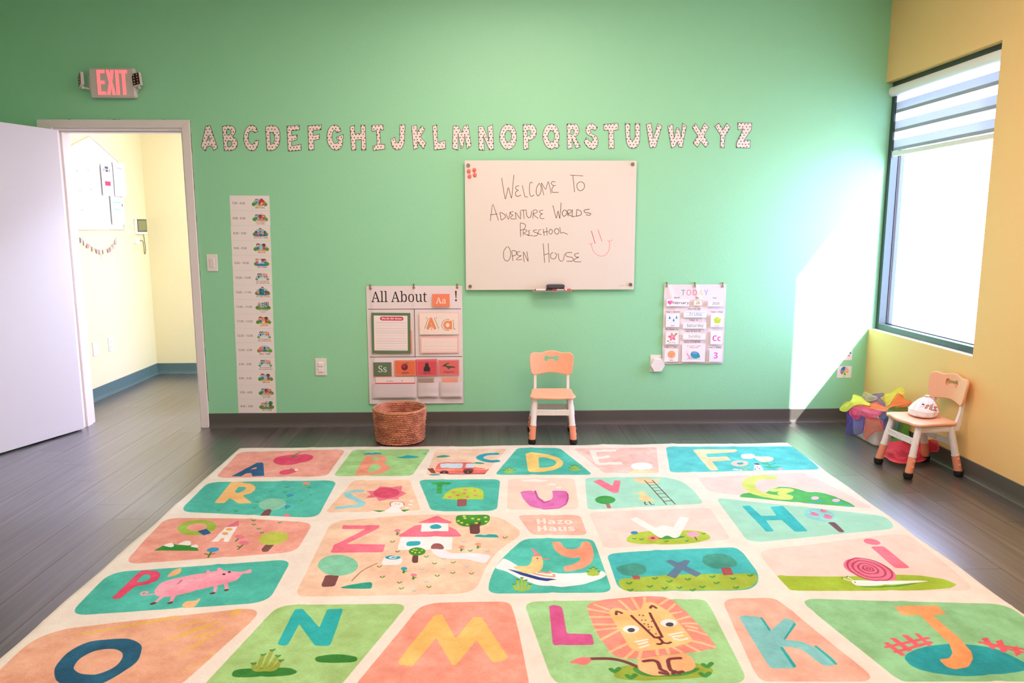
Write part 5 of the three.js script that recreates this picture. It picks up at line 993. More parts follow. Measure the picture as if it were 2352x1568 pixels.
// ---------- hanging charts ----------
function chart(name, label, [x0, y0, x1, y1], eyelets, draw, folds) {
  const w = x1 - x0, h = y1 - y0, nx = 60, ny = 80, g = new THREE.PlaneGeometry(w, h, nx, ny), p = g.attributes.position;
  for (let i = 0; i < p.count; i++) { const x = p.getX(i) + w / 2, y = p.getY(i) + h / 2; p.setZ(i, 0.004 + 0.006 * noise(x * 8, y * 4, 1e6, 1e6, 51) + folds(x / w, 1 - y / h)); }
  g.computeVertexNormals();
  const back = g.clone(), bi = back.index.array; for (let i = 0; i < bi.length; i += 3) [bi[i], bi[i + 1]] = [bi[i + 1], bi[i]]; back.translate(0, 0, -0.0015); back.computeVertexNormals();
  const t = thing(name, label, 'chart', [(x0 + x1) / 2, y0, 0]), tex = canvasTex(1024, Math.round(1024 * h / w), (c, W) => { c.fillStyle = '#ebdfe0'; c.fillRect(0, 0, 2048, 2048); c.scale(W / w / 1000, W / w / 1000); draw(c, (x) => (x - x0) * 1000, (y) => (y1 - y) * 1000); });
  part('cloth', [g, back].map((q) => q.translate(0, h / 2, 0)), mat('#ffffff', 0.78, { map: tex, side: THREE.DoubleSide }), t);
  for (const [x, y] of eyelets) {
    const e = part('eyelet', new THREE.TorusGeometry(0.0072, 0.0022, 8, 24), M.steel, t); e.position.set(x - (x0 + x1) / 2, y - y0, 0.011);
    const k = part('hook', [new THREE.CylinderGeometry(0.0045, 0.0045, 0.014, 12).rotateX(Math.PI / 2).translate(0, 0.024, 0.007), new THREE.SphereGeometry(0.0062, 12, 8).translate(0, 0.024, 0.015), box(-0.003, 0.0, 0.009, 0.003, 0.024, 0.012, 0.001)], M.brass, t, 'brass hook'); k.position.set(x - (x0 + x1) / 2, y - y0, 0);
  }
  return t;
}
{
  const A = [-0.961, 0.171, -0.267, 1.044];
  const t = chart('pocket_chart', 'white cloth pocket chart headed All About, behind the wicker basket', A, [[-0.93, 1.027], [-0.616, 1.031], [-0.303, 1.031]], (c, X, Y) => {
    c.save(); c.translate(X(-0.926), Y(0.928)); c.scale(0.86, 1); text(c, 'All About', 0, 0, '105px serif', '#141012', 'left'); c.restore();
    text(c, '!', X(-0.313), Y(0.932), '105px serif', '#141012');
    line(c, '#1a1618', 4, [X(-0.95), Y(0.875), X(-0.279), Y(0.875)]); line(c, '#1a1618', 4, [X(-0.617), Y(0.875), X(-0.617), Y(0.524)]); line(c, '#1a1618', 4, [X(-0.949), Y(0.523), X(-0.275), Y(0.523)]);
  }, (u, v) => 0.004 * Math.exp(-(((u - 0.5) / 0.014) ** 2)) + 0.0035 * Math.exp(-(((u - 0.07) / 0.03) ** 2)) + 0.002 * Math.exp(-(((v - 0.53) / 0.01) ** 2)) + 0.003 * v);
  for (const [a, b, c, d] of [[-0.94, 0.205, -0.614, 0.323], [-0.606, 0.213, -0.448, 0.332], [-0.442, 0.211, -0.275, 0.334]]) {
    const w = c - a, h = d - b, g = new THREE.PlaneGeometry(w, h, 24, 16), p = g.attributes.position;
    for (let i = 0; i < p.count; i++) { const u = p.getX(i) / w + 0.5, v = p.getY(i) / h + 0.5; p.setZ(i, 0.006 + 0.017 * Math.pow(Math.sin(Math.PI * clamp(u, 0.001, 0.999)), 0.35) * Math.min(1, v * 7 + 0.1) + 0.004 * noise(u * 3 + a * 9, v * 3, 1e6, 1e6, 61)); }
    g.computeVertexNormals();
    const m = part('pocket', g, mat('#e4d8da', 0.75, { side: THREE.DoubleSide }), t, 'cloth pocket along the foot of the chart'); m.position.set((a + c) / 2 - (A[0] + A[2]) / 2, (b + d) / 2 - A[1], 0.006);
  }
  const Z = 0.019, stitch = (c, w, h, color, ins = 5) => { c.strokeStyle = color; c.lineWidth = 2.6; c.setLineDash([5, 5]); c.strokeRect(ins, ins, w - 2 * ins, h - 2 * ins); c.setLineDash([]); };
  const T = (c, y, w, col, dash) => line(c, col, 1.2, [30, y, w - 26, y], dash);
  const fill = (c, w, h, col) => { c.fillStyle = col; c.fillRect(0, 0, w, h); };
  const o = { group: 'cards in the All About chart' };
  card('letter_card', 'orange card with white Aa beside the chart heading', 'card', [-0.483, 0.892, -0.358, 0.986], Z, (c, w, h) => { fill(c, w, h, '#f68a66'); text(c, 'Aa', w / 2, h * 0.74, '60px serif', '#fbeee6'); }, o);
  const wd = card('word_list_card', 'lined list card with a green border titled Words We Know', 'card', [-0.928, 0.551, -0.646, 0.85], Z + 0.002, (c, w, h) => {
    fill(c, w, h, '#5f7f57'); c.fillStyle = '#f6ebe8'; c.fillRect(17, 20, w - 38, h - 42); rrect(c, '#cf2f55', w * 0.22, 28, w * 0.6, 28, 14); text(c, 'Words We Know', w * 0.52, 49, 'bold 19px sans-serif', '#fdf3ee');
    for (let k = 0; k < 3; k++) { const y = 72 + k * 76; T(c, y, w, '#9c9294'); T(c, y + 20, w, '#b9aeb0', [3, 3]); T(c, y + 42, w, '#d9708a'); T(c, y + 60, w, '#9c9294'); }
  }, o); wd.rotation.z = -0.012;
  const wb = card('backing_card', 'coral card peeking out behind the green word list', 'card', [-0.9, 0.549, -0.638, 0.72], Z - 0.0015, (c, w, h) => fill(c, w, h, '#f0907c'), o);
  card('letter_tracing_card', 'white card with orange A and a and arrows', 'card', [-0.581, 0.688, -0.293, 0.851], Z, (c, w, h) => {
    fill(c, w, h, '#f8e6da'); stitch(c, w, h, '#f08a55', 3); c.lineJoin = 'round';
    line(c, '#f2955e', 20, [62, 115, 85, 47]); line(c, '#f2955e', 20, [85, 47, 112, 115]); line(c, '#f2955e', 16, [72, 96, 104, 96]);
    c.strokeStyle = '#f2955e'; c.lineWidth = 17; c.beginPath(); c.ellipse(205, 93, 22, 24, 0, 0, 7); c.stroke(); line(c, '#f2955e', 17, [229, 68, 229, 118]);
    line(c, '#2a2426', 2.2, [66, 40, 38, 118]); line(c, '#2a2426', 2.2, [110, 40, 140, 118]); line(c, '#2a2a5a', 2.2, [78, 112, 98, 112]); c.lineWidth = 2.2; c.strokeStyle = '#2a2426'; c.beginPath(); c.arc(203, 92, 40, 1.2, 4.9); c.stroke(); line(c, '#2a2426', 2.2, [248, 72, 248, 122, 262, 122]);
    for (const [s, x, y] of [['1', 50, 46], ['2', 124, 46], ['3', 88, 130], ['1', 214, 58], ['2', 246, 66]]) text(c, s, x, y, 'bold 13px sans-serif');
  }, o);
  card('handwriting_card', 'blank pink dotted-border handwriting strip in the chart', 'card', [-0.579, 0.551, -0.296, 0.675], Z, (c, w, h) => { fill(c, w, h, '#f5b9ae'); stitch(c, w, h, '#fbeae4', 5); c.fillStyle = '#f9e4dc'; c.fillRect(11, 11, w - 22, h - 22); for (const [y, d, col] of [[46, [3, 3], '#e0b4ac'], [72, [], '#eab3ae'], [100, [], '#cbb0ac']]) line(c, col, 1.2, [14, y, w - 14, y], d); }, o);
  const under = card('backing_card', 'coral card behind the green Ss card', 'card', [-0.925, 0.38, -0.79, 0.485], Z - 0.003, (c, w, h) => fill(c, w, h, '#ec7860'), o);
  card('letter_card', 'green card with white Ss in the lower left row', 'card', [-0.92, 0.386, -0.794, 0.486], Z + 0.002, (c, w, h) => { fill(c, w, h, '#5f7d5e'); text(c, 'Ss', w / 2, h * 0.74, '66px serif', '#f6ece6'); }, o);
  card('picture_card', 'orange card with a red apple captioned apple', 'card', [-0.769, 0.384, -0.613, 0.5], Z, (c, w, h) => { fill(c, w, h, '#ef7550'); stitch(c, w, h, '#fbe0c8'); blob(c, '#7a2038', w * 0.47, h * 0.44, 24, 25); blob(c, '#a8324a', w * 0.44, h * 0.38, 14, 15); blob(c, '#6f8f2c', w * 0.58, h * 0.2, 12, 6, -0.2); text(c, 'apple', w / 2, h * 0.85, '21px serif'); }, o);
  card('backing_card', 'crimson card just behind the apron picture card', 'card', [-0.612, 0.383, -0.456, 0.506], Z - 0.002, (c, w, h) => { fill(c, w, h, '#d9485a'); stitch(c, w, h, '#fbd6c8'); }, o).rotation.z = 0.02;
  card('picture_card', 'red card with a black apron captioned apron', 'card', [-0.609, 0.382, -0.457, 0.499], Z + 0.001, (c, w, h) => { fill(c, w, h, '#e0525e'); stitch(c, w, h, '#fbd6c8'); poly(c, '#33302c', [w * 0.43, 24, w * 0.58, 24, w * 0.6, 48, w * 0.66, 54, w * 0.66, 84, w * 0.35, 84, w * 0.35, 54, w * 0.41, 48]); line(c, '#33302c', 3, [w * 0.44, 24, w * 0.5, 14, w * 0.57, 24]); text(c, 'apron', w / 2, h * 0.86, '21px serif'); }, o);
  card('picture_card', 'pink card with an alligator captioned alligator', 'card', [-0.449, 0.384, -0.296, 0.501], Z, (c, w, h) => { fill(c, w, h, '#e9706f'); stitch(c, w, h, '#fbd6c8'); poly(c, '#4e5236', [28, 52, 40, 36, 70, 22, 88, 26, 64, 34, 58, 44, 84, 46, 118, 50, 128, 58, 100, 60, 78, 64, 84, 72, 72, 70, 66, 58, 44, 48]); text(c, 'alligator', w / 2, h * 0.83, '20px serif'); }, o);
  card('stroke_strip', 'white red-bordered strip with arrow in the left pocket', 'card', [-0.914, 0.29, -0.623, 0.377], 0.0155, (c, w, h) => { fill(c, w, h, '#f8e8e2'); stitch(c, w, h, '#d95a66', 4); line(c, '#2a2426', 2.4, [98, 34, 130, 34]); text(c, '1', 86, 40, 'bold 16px sans-serif'); text(c, '2', 196, 36, 'bold 14px sans-serif'); c.fillStyle = '#cf4a58'; c.fillRect(0, 46, w, 8); }, o);
  card('plain_card', 'taupe dotted card in the middle pocket', 'card', [-0.605, 0.3, -0.482, 0.367], 0.0155, (c, w, h) => { fill(c, w, h, '#b0958a'); stitch(c, w, h, '#e9d9cc'); }, o);
  card('plain_card', 'salmon dotted card in the right pocket', 'card', [-0.423, 0.3, -0.305, 0.369], 0.0155, (c, w, h) => { fill(c, w, h, '#f7a58c'); stitch(c, w, h, '#fbdccd'); }, o);
}
{
  const A = [1.209, 0.458, 1.667, 1.047];
  chart('calendar_chart', 'small white cloth calendar chart headed TODAY', A, [[1.226, 1.036], [1.433, 1.035], [1.638, 1.033]], (c, X, Y) => {
    [...'TODAY'].forEach((ch, i) => text(c, ch, X(1.35 + 0.0425 * i), Y(0.968), '56px sans-serif', ['#3aa392', '#f08080', '#e070b8', '#f3c58a', '#8a90d8'][i]));
    const f = '13px monospace'; for (const [s, x, y] of [['Month', 1.306, 0.945], ['Day', 1.456, 0.944], ['Year', 1.586, 0.942], ['Yesterday Was', 1.436, 0.862], ["Today's Weather", 1.278, 0.841], ["Today's Shape", 1.604, 0.839], ['Today Is', 1.434, 0.779], ['The Season Is', 1.272, 0.711], ['Tomorrow Will Be', 1.432, 0.697], ['Daily Affirmation', 1.43, 0.616], ['Today I Feel', 1.268, 0.58], ["Today's Number", 1.6, 0.575]]) text(c, s, X(x), Y(y), 'bold 14.5px monospace', '#3a3238', 'center', s.length > 12 ? 0.82 : 0.95);
  }, (u, v) => 0.0055 * Math.exp(-(((u - 0.5 - 0.3 * v) / 0.035) ** 2)) * Math.max(0, 1 - v * 0.9) + 0.005 * Math.exp(-(((u - 0.05 - 0.45 * v) / 0.045) ** 2)) * Math.max(0, 1 - v * 1.6) + 0.0045 * Math.exp(-(((u - 0.28) / 0.03) ** 2)) * v + 0.0045 * Math.exp(-(((u - 0.76) / 0.03) ** 2)) * v);
  const o = { px: 1400, thick: 0.003, group: 'cards in the TODAY chart' }, Z = 0.021, fill = (c, w, h, col) => { c.fillStyle = col; c.fillRect(0, 0, w, h); };
  card('calendar_card', 'white card reading February with a pink heart', 'card', [1.225, 0.889, 1.393, 0.941], Z, (c, w, h) => { fill(c, w, h, '#faf0f2'); blob(c, '#e055a0', 19, 22, 11); blob(c, '#e87ab4', 34, 20, 11); poly(c, '#e362a8', [9, 26, 44, 25, 26, 42]); text(c, 'February', 105, 36, 'bold 25px monospace', '#2a2430'); }, o);
  card('calendar_card', 'orange-edged card reading 28', 'card', [1.42, 0.891, 1.491, 0.936], Z, (c, w, h) => { fill(c, w, h, '#f3bd88'); c.fillStyle = '#faefe2'; c.fillRect(8, 5, w - 12, h - 9); text(c, '28', w * 0.52, 32, '26px sans-serif'); }, o);
  card('calendar_card', 'pink-edged card reading 2026', 'card', [1.529, 0.886, 1.65, 0.933], Z, (c, w, h) => { fill(c, w, h, '#f8eef2'); c.strokeStyle = '#e9a8c4'; c.lineWidth = 1.6; c.strokeRect(4, 3, w - 8, h - 6); text(c, '2026', w / 2, 33, '25px sans-serif'); }, o);
  card('calendar_card', 'weather card with blue raindrops', 'card', [1.224, 0.736, 1.326, 0.835], Z, (c, w, h) => { fill(c, w, h, '#faf3f5'); for (const [x, y, s] of [[28, 33, 1], [78, 31, 1], [58, 51, 1]]) { blob(c, '#3a9fbf', x, y, 7, 8); poly(c, '#3a9fbf', [x - 6, y - 3, x + 6, y - 3, x, y - 17]); } for (const [x, y] of [[45, 33], [14, 50], [40, 62], [70, 66], [90, 45]]) blob(c, '#8cc4d4', x, y, 2.2); text(c, 'Humid', w / 2, h - 7, 'bold 9px monospace'); }, o);
  card('calendar_card', 'shape card with a lime pentagon', 'card', [1.556, 0.734, 1.65, 0.832], Z, (c, w, h) => { fill(c, w, h, '#f9f5f3'); poly(c, '#c3dc3e', [50, 20, 78, 38, 68, 70, 32, 70, 22, 40]); poly(c, '#d3e46e', [50, 20, 78, 38, 40, 50]); text(c, 'Pentagon', w / 2, h - 6, 'bold 8px monospace', '#5a5456'); }, o);
  const day = (s, r, col, bars, label) => card('calendar_card', label, 'card', r, Z, (c, w, h) => { fill(c, w, h, '#f8f4f6'); line(c, bars, 2, [14, 9, w - 14, 9]); line(c, bars, 2, [14, 31, w - 26, 31]); text(c, s, w * 0.52, 29, '26px monospace', col); }, o);
  day('Friday', [1.355, 0.806, 1.524, 0.851], '#6a7c9a', '#86a8d8', 'white card reading Friday'); day('Saturday', [1.353, 0.723, 1.525, 0.766], '#3a3a44', '#b4c6e4', 'white card reading Saturday'); day('Sunday', [1.354, 0.641, 1.52, 0.686], '#8f867c', '#e3dcb4', 'white card reading Sunday');
  card('calendar_card', 'season card with a pink flower captioned Spring', 'card', [1.225, 0.607, 1.323, 0.704], Z, (c, w, h) => { fill(c, w, h, '#faf4f3'); c.strokeStyle = '#ddd0d0'; c.strokeRect(6, 6, w - 12, h - 12); for (let i = 0; i < 5; i++) { const a = i * 1.257 - 0.5; blob(c, i % 2 ? '#ee6f9a' : '#f38f90', 50 + 17 * Math.cos(a), 42 + 17 * Math.sin(a), 14, 9, a); } blob(c, '#f8e2c0', 50, 42, 5); blob(c, '#4fae4a', 78, 20, 10, 6, -0.7); blob(c, '#4fae4a', 20, 72, 7, 5, -0.6); text(c, 'Spring', w / 2, h - 10, '14px monospace', '#8a8084'); }, o);
  card('calendar_card', 'card with pink letters Cc', 'card', [1.56, 0.605, 1.649, 0.705], Z, (c, w, h) => { fill(c, w, h, '#f9f3f5'); text(c, 'Cc', w / 2, 74, 'bold 58px sans-serif', '#e254ae'); c.strokeStyle = '#e4d8dc'; c.strokeRect(6, 22, w - 12, h - 28); }, o);
  card('calendar_card', 'feeling card with an orange smiling face', 'card', [1.222, 0.477, 1.325, 0.573], Z, (c, w, h) => { fill(c, w, h, '#f9f2f2'); blob(c, '#f6ac7e', w / 2, 42, 29); line(c, '#a8705a', 1.5, [36, 38, 41, 35, 46, 38]); line(c, '#a8705a', 1.5, [58, 38, 63, 35, 68, 38]); line(c, '#a8503e', 2, [47, 48, 52, 51, 57, 48]); text(c, 'Happy', w / 2, h - 9, 'bold 9px monospace'); }, o);
  card('calendar_card', 'affirmation card with a pink and blue snail', 'card', [1.351, 0.475, 1.524, 0.611], Z + 0.001, (c, w, h) => { fill(c, w, h, '#f6eff1'); text(c, "It's ok if I take", w / 2, 20, 'bold 10px monospace', '#a05a7a'); text(c, 'things slow', w / 2, 31, 'bold 10px monospace', '#a05a7a'); blob(c, '#a8d8d0', 88, 114, 56, 4); blob(c, '#f0a8cc', 70, 108, 26, 6); line(c, '#f0a8cc', 12, [62, 106, 44, 84, 40, 78]); line(c, '#f0a8cc', 1.5, [38, 74, 35, 54]); line(c, '#f0a8cc', 1.5, [44, 74, 47, 54]); blob(c, '#2f9fb8', 98, 84, 35, 26, 0.3); blob(c, '#7c9fd8', 92, 68, 22, 10, 0.2); blob(c, '#2a92ac', 126, 96, 10, 9); }, o);
  card('calendar_card', 'card with a purple number 3', 'card', [1.556, 0.474, 1.652, 0.566], Z, (c, w, h) => { fill(c, w, h, '#f1f0f8'); c.strokeStyle = '#d8d4e8'; c.strokeRect(8, 4, w - 14, h - 8); text(c, '3', w / 2, 66, 'bold 62px sans-serif', '#d56cc0'); }, o);
}
// ---------- small cards in the corner ----------
card('picture_card', 'small card with teal and pink blocks by the window corner', 'card', [2.575, 0.477, 2.64, 0.551], 0.0004, (c, w, h) => { rrect(c, '#239fb0', 42, 12, 14, 16, 3); rrect(c, '#ee9cc4', 30, 32, 18, 15, 2); rrect(c, '#f5c9b0', 12, 42, 10, 8, 2); line(c, '#d8d4d8', 1, [5, h - 18, w - 5, h - 18]); }, { px: 2500 });
card('picture_card', 'small card with a rainbow colour wheel by the window corner', 'card', [2.535, 0.343, 2.643, 0.43], 0.0004, (c, w, h) => { ['#f48fd0', '#f3b0dc', '#f6d27a', '#f6a58a', '#f7ec8c', '#3fc23e', '#dfe35a', '#8d5fc0', '#e37ab0', '#27b0bf', '#1f86a8', '#1f6f9f'].forEach((col, i) => { c.fillStyle = col; c.beginPath(); c.moveTo(w / 2, 36); c.arc(w / 2, 36, 31 + (i % 3), -1.5 + i * 0.5236, -1.5 + (i + 1) * 0.5236 + 0.02); c.fill(); }); line(c, '#d8d4d8', 1, [5, h - 18, w - 5, h - 18]); text(c, 'Colors', w / 2, h - 6, '8px sans-serif'); }, { px: 2500 });
// ---------- switches and outlet ----------
function plate(name, label, category, x, y, w = 0.075, h = 0.122) { const t = thing(name, label, category, [x, y, 0]); part('plate', box(-w / 2, -h / 2, 0, w / 2, h / 2, 0.007, 0.003), M.plastic, t); for (const s of [-1, 1]) part('screw', new THREE.CylinderGeometry(0.003, 0.003, 0.002, 12).rotateX(Math.PI / 2).translate(0, s * h * 0.4, 0.0075), M.plastic, t); return t; }
{
  const a = plate('light_switch', 'white rocker light switch beside the doorway', 'switch', -2.052, 1.214);
  part('rocker', [box(-0.0175, -0.035, 0.004, 0.0175, 0.035, 0.009, 0.002), box(-0.015, -0.033, 0.006, 0.015, 0.033, 0.011, 0.002).rotateX(0.04)], mat('#ebe1df', 0.35), a);
  const b = plate('dimmer_switch', 'white wall control with two square buttons', 'switch', -1.31, 0.45, 0.081, 0.127);
  for (const y of [-0.02, 0.02]) part('button', box(-0.017, y - 0.016, 0.004, 0.017, y + 0.016, 0.014, 0.003), M.white, b);
  part('indicator', box(0.028, 0.012, 0.0068, 0.031, 0.02, 0.0076), mat('#7a6a68', 0.5), b);
  const c = plate('wall_outlet', 'white outlet plate beside the TODAY chart', 'outlet', 1.162, 0.461, 0.084, 0.128);
  for (const y of [-0.028, 0.028]) part('socket', box(-0.017, y - 0.014, 0.004, 0.017, y + 0.014, 0.0085, 0.003), M.white, c);
  const hx = solo('plug_in_device', new THREE.CylinderGeometry(0.053, 0.055, 0.03, 6).rotateY(0).rotateX(Math.PI / 2), mat('#f1edec', 0.35), 'white hexagonal plug-in device on the outlet', 'device'); hx.rotation.z = 0; hx.position.set(1.172, 0.453, 0.0245); hx.geometry.rotateZ(Math.PI / 6);
}
// ---------- children's chairs ----------
function makeChair(label) {                                 // faces +z, stands on y = 0
  const t = thing('child_chair', label, 'chair', [0, 0, 0], 0, 'peach children\'s chairs');
  // seat: dished board with a wavy front edge
  const outline = splineShape([[-0.125, -0.138], [-0.141, -0.118], [-0.144, -0.05], [-0.15, 0.04], [-0.157, 0.095], [-0.144, 0.128], [-0.118, 0.142], [-0.085, 0.14], [-0.045, 0.15], [0, 0.156], [0.045, 0.15], [0.085, 0.14], [0.118, 0.142], [0.144, 0.128], [0.157, 0.095], [0.15, 0.04], [0.144, -0.05], [0.141, -0.118], [0.125, -0.138], [0, -0.142]], 84);
  const n = outline.length / 2, sheet = (k, y, drop) => Array.from({ length: n }, (_, i) => { const x = outline[i * 2] * k, z = outline[i * 2 + 1] * k; return V3(x, y - drop * (1 - Math.min(1, Math.hypot(x / 0.13, z / 0.12))), z); });
  const rings = [sheet(0.02, 0.308, 0), sheet(0.6, 0.308, 0), sheet(0.965, 0.308, 0), sheet(0.99, 0.311, 0), sheet(1, 0.316, 0), sheet(0.994, 0.322, 0), sheet(0.972, 0.326, 0)];
  for (const k of [0.9, 0.8, 0.66, 0.5, 0.32, 0.15, 0.02]) rings.push(sheet(k, 0.327, 0.009));
  part('seat', loft(rings, true, true), M.peach, t);
  // backrest with bow-shaped hand hole, bowed round the back
  const B = (l) => l.map(([a, b]) => [(a - 525) / 603 * 0.318, 0.59 - (b - 137) / 341 * 0.172]);
  const s = shapeOf(splineShape(B([[230, 200], [250, 170], [290, 158], [380, 168], [440, 150], [525, 137], [605, 150], [675, 168], [760, 158], [800, 175], [822, 220], [815, 330], [805, 410], [790, 450], [760, 472], [720, 472], [620, 455], [525, 445], [430, 455], [335, 472], [290, 472], [255, 445], [240, 390], [228, 280]]), 110));
  const hp = splineShape(B([[418, 250], [425, 214], [455, 198], [495, 214], [522, 210], [550, 214], [590, 197], [620, 215], [630, 250], [618, 290], [592, 306], [552, 272], [522, 269], [492, 273], [455, 306], [426, 287]]), 60), hole = new THREE.Path();
  for (let i = 0; i < hp.length; i += 2) i ? hole.lineTo(hp[i], hp[i + 1]) : hole.moveTo(hp[i], hp[i + 1]); hole.closePath(); s.holes.push(hole);
  let bg = mergeVertices(refine(extrude(s, 0.018, 0.005, 3), 0.03)); const p = bg.attributes.position;
  for (let i = 0; i < p.count; i++) { const x = p.getX(i), y = p.getY(i); p.setZ(i, p.getZ(i) - 0.2 + 1.5 * x * x - (y - 0.5) * 0.14); }
  bg = bg.toNonIndexed(); bg.deleteAttribute('normal'); bg = mergeVertices(bg, 1e-5); bg.computeVertexNormals();
  part('backrest', bg, M.peach, t);
  for (const sx of [-1, 1]) {
    // bracket that carries the backrest
    const br = shapeOf(splineShape([[-0.13, 0.275], [-0.09, 0.30], [-0.128, 0.315], [-0.15, 0.37], [-0.158, 0.42], [-0.166, 0.5], [-0.18, 0.5], [-0.178, 0.42], [-0.172, 0.36], [-0.165, 0.3], [-0.15, 0.272]], 50));
    part('back_bracket', extrude(br, 0.02, 0.003).rotateY(-Math.PI / 2).translate(sx * 0.117 + 0.01, 0, 0), M.frame, t);
    part('seat_rail', [box(sx * 0.12 - 0.012, 0.268, -0.13, sx * 0.12 + 0.012, 0.304, 0.11, 0.003), box(sx * 0.12 + sx * 0.012 - 0.002, 0.276, -0.1, sx * 0.12 + sx * 0.012 + 0.002, 0.296, 0.09, 0.001)], M.frame, t);
    for (const f of [1, -1]) {
      const top = V3(sx * 0.119, 0.304, f > 0 ? 0.098 : -0.102), foot = V3(sx * (f > 0 ? 0.143 : 0.147), 0, f > 0 ? 0.162 : -0.166), at = (y) => top.clone().lerp(foot, (0.304 - y) / 0.304);
      const leg = new THREE.Group(); leg.name = 'leg'; t.add(leg);
      part('upper_tube', [bar(at(0.304), at(0.128), 0.0185, 0.0205), bar(at(0.133), at(0.126), 0.0225, 0.0225)].concat([bar(at(0.26), at(0.2), 0.004, 0.004, 8).translate(sx * 0.0185, 0, 0)]), M.frame, leg);
      part('lower_sleeve', bar(at(0.132), at(0.03), 0.0212, 0.0222, 20), M.peachDark, leg);
      for (const y of [0.108, 0.072]) { const c = at(y); part('bolt', [new THREE.TorusGeometry(0.006, 0.0022, 8, 16).rotateY(Math.PI / 2).translate(c.x + sx * 0.0225, c.y, c.z), new THREE.CylinderGeometry(0.005, 0.005, 0.006, 12).rotateZ(Math.PI / 2).translate(c.x + sx * 0.021, c.y, c.z)], M.peach, leg); }
      const pr = [[0, 0], [0.017, 0], [0.022, 0.003], [0.0262, 0.013], [0.0268, 0.034], [0.0245, 0.037], [0, 0.037]].map(([a, b]) => new THREE.Vector2(a, b)), fg = new THREE.LatheGeometry(pr, 24);
      part('rubber_foot', fg.translate(foot.x - sx * 0.002, 0, foot.z - f * 0.003), M.rubber, leg);
    }
  }
  for (const [z, y0, y1, half] of [[0.128, 0.195, 0.235, 0.112], [-0.133, 0.177, 0.212, 0.115]]) {
    const g = [box(-half, y0, z - 0.006, half, y1, z + 0.004, 0.002)], ym = (y0 + y1) / 2, r = (y1 - y0) * 0.36;
    for (const c of [-0.061, 0.061]) { const pts = []; for (let i = 0; i < 24; i++) { const a = i / 24 * Math.PI * 2; pts.push(V3(c + Math.sign(Math.cos(a)) * 0.026 + r * Math.cos(a), ym + r * Math.sin(a), z + 0.0045)); } g.push(tube(pts, 0.0016, 64, 6, true)); }
    part('cross_bar', g, M.frame, t);
  }
  return t;
}
function refine(g, most) {                                  // split long triangles so that a board can be bowed
  g = g.index ? g.toNonIndexed() : g;
  let tri = []; const P = g.attributes.position, N = g.attributes.normal, q = (a, i) => V3(a.getX(i), a.getY(i), a.getZ(i));
  for (let i = 0; i < P.count; i += 3) tri.push([0, 1, 2].map((k) => [q(P, i + k), q(N, i + k)]));
  for (let pass = 0; pass < 5; pass++) {
    const out = [];
    for (const t of tri) {
      const l = [0, 1, 2].map((k) => t[k][0].distanceTo(t[(k + 1) % 3][0])), m = l.indexOf(Math.max(...l));
      if (l[m] < most) { out.push(t); continue; }
      const a = t[m], b = t[(m + 1) % 3], c = t[(m + 2) % 3], mid = [a[0].clone().lerp(b[0], 0.5), a[1].clone().lerp(b[1], 0.5)];
      out.push([a, mid, c], [mid, b, c]);
    }
    tri = out;
  }
  const o = new THREE.BufferGeometry(); o.setAttribute('position', new THREE.Float32BufferAttribute(tri.flat().flatMap((v) => v[0].toArray()), 3)); o.setAttribute('normal', new THREE.Float32BufferAttribute(tri.flat().flatMap((v) => v[1].toArray()), 3));
  return o;
}
const chairA = makeChair('peach child\'s chair facing the rug in front of the green wall'); chairA.position.set(0.364, 0, 0.36); chairA.rotation.y = -0.045;
const chairB = chairA.clone(); chairB.name = numbered('child_chair'); scene.add(chairB);
tag(chairB, 'peach child\'s chair beside the window with a bag on its seat', 'chair', 'peach children\'s chairs');
chairB.position.set(2.528, 0, 1.117); chairB.rotation.y = -84 * Math.PI / 180;
// ---------- wicker basket ----------
{
  const t = thing('wicker_basket', 'round open brown wicker basket under the All About chart', 'basket', [-0.695, 0, 0.37]);
  const NU = 520, NV = 160, HB = 0.226, R = (v) => 0.157 + 0.018 * v, rows = 17, lumps = 44;
  const wall = (side) => {
    const rings = [];
    for (let j = 0; j <= NV; j++) {
      const v = j / NV, ring = [];
      for (let i = 0; i < NU; i++) {
        const a = i / NU * Math.PI * 2, wob = 0.22 * (noise(i / NU * 22, v * 7, 22, 1e6, 71) - 0.5), rr = v * rows + wob, row = Math.floor(rr), f = rr - row, q = i / NU * lumps + (row % 2) * 0.5 + 0.5 * hash(row, 3), k = q - Math.floor(q), h0 = hash(Math.floor(q) % lumps, row, 5);
        const d = Math.pow(Math.abs(Math.sin(Math.PI * f)), 0.55) * (0.35 + 0.65 * Math.pow(Math.abs(Math.sin(Math.PI * clamp(k + 0.25 * (f - 0.5), 0, 1))), 0.6)) * (0.75 + 0.5 * h0);
        const r = R(v) + (side > 0 ? 0.0125 * d : -0.006 - 0.006 * d);
        ring.push(V3(r * Math.cos(a), 0.004 + v * HB, r * Math.sin(a)));
      }
      rings.push(ring);
    }
    return side > 0 ? loft(rings, true, false) : loft(rings.reverse(), false, true);
  };
  const straw = dataTex(256, 256, (u, v) => { const n = 0.5 * noise(u * 60, v * 26, 60, 26, 81) + 0.5 * noise(u * 14, v * 9, 14, 9, 82); return [clamp(135 + 110 * n, 0, 255), clamp(72 + 98 * n, 0, 255), clamp(50 + 86 * n, 0, 255)]; }, true); straw.repeat.set(1.6, 3);
  const m = mat('#ffffff', 0.75, { map: straw });
  part('woven_side', wall(1), m, t); part('woven_lining', wall(-1), m, t);
  const rim = []; for (let i = 0; i < 40; i++) { const a = i / 40 * Math.PI * 2; rim.push(V3(0.176 * Math.cos(a), 0.231 + 0.0012 * Math.sin(a * 5), 0.176 * Math.sin(a))); }
  part('rim', tube(rim, 0.0062, 160, 10, true), mat('#c98a66', 0.7), t);
}
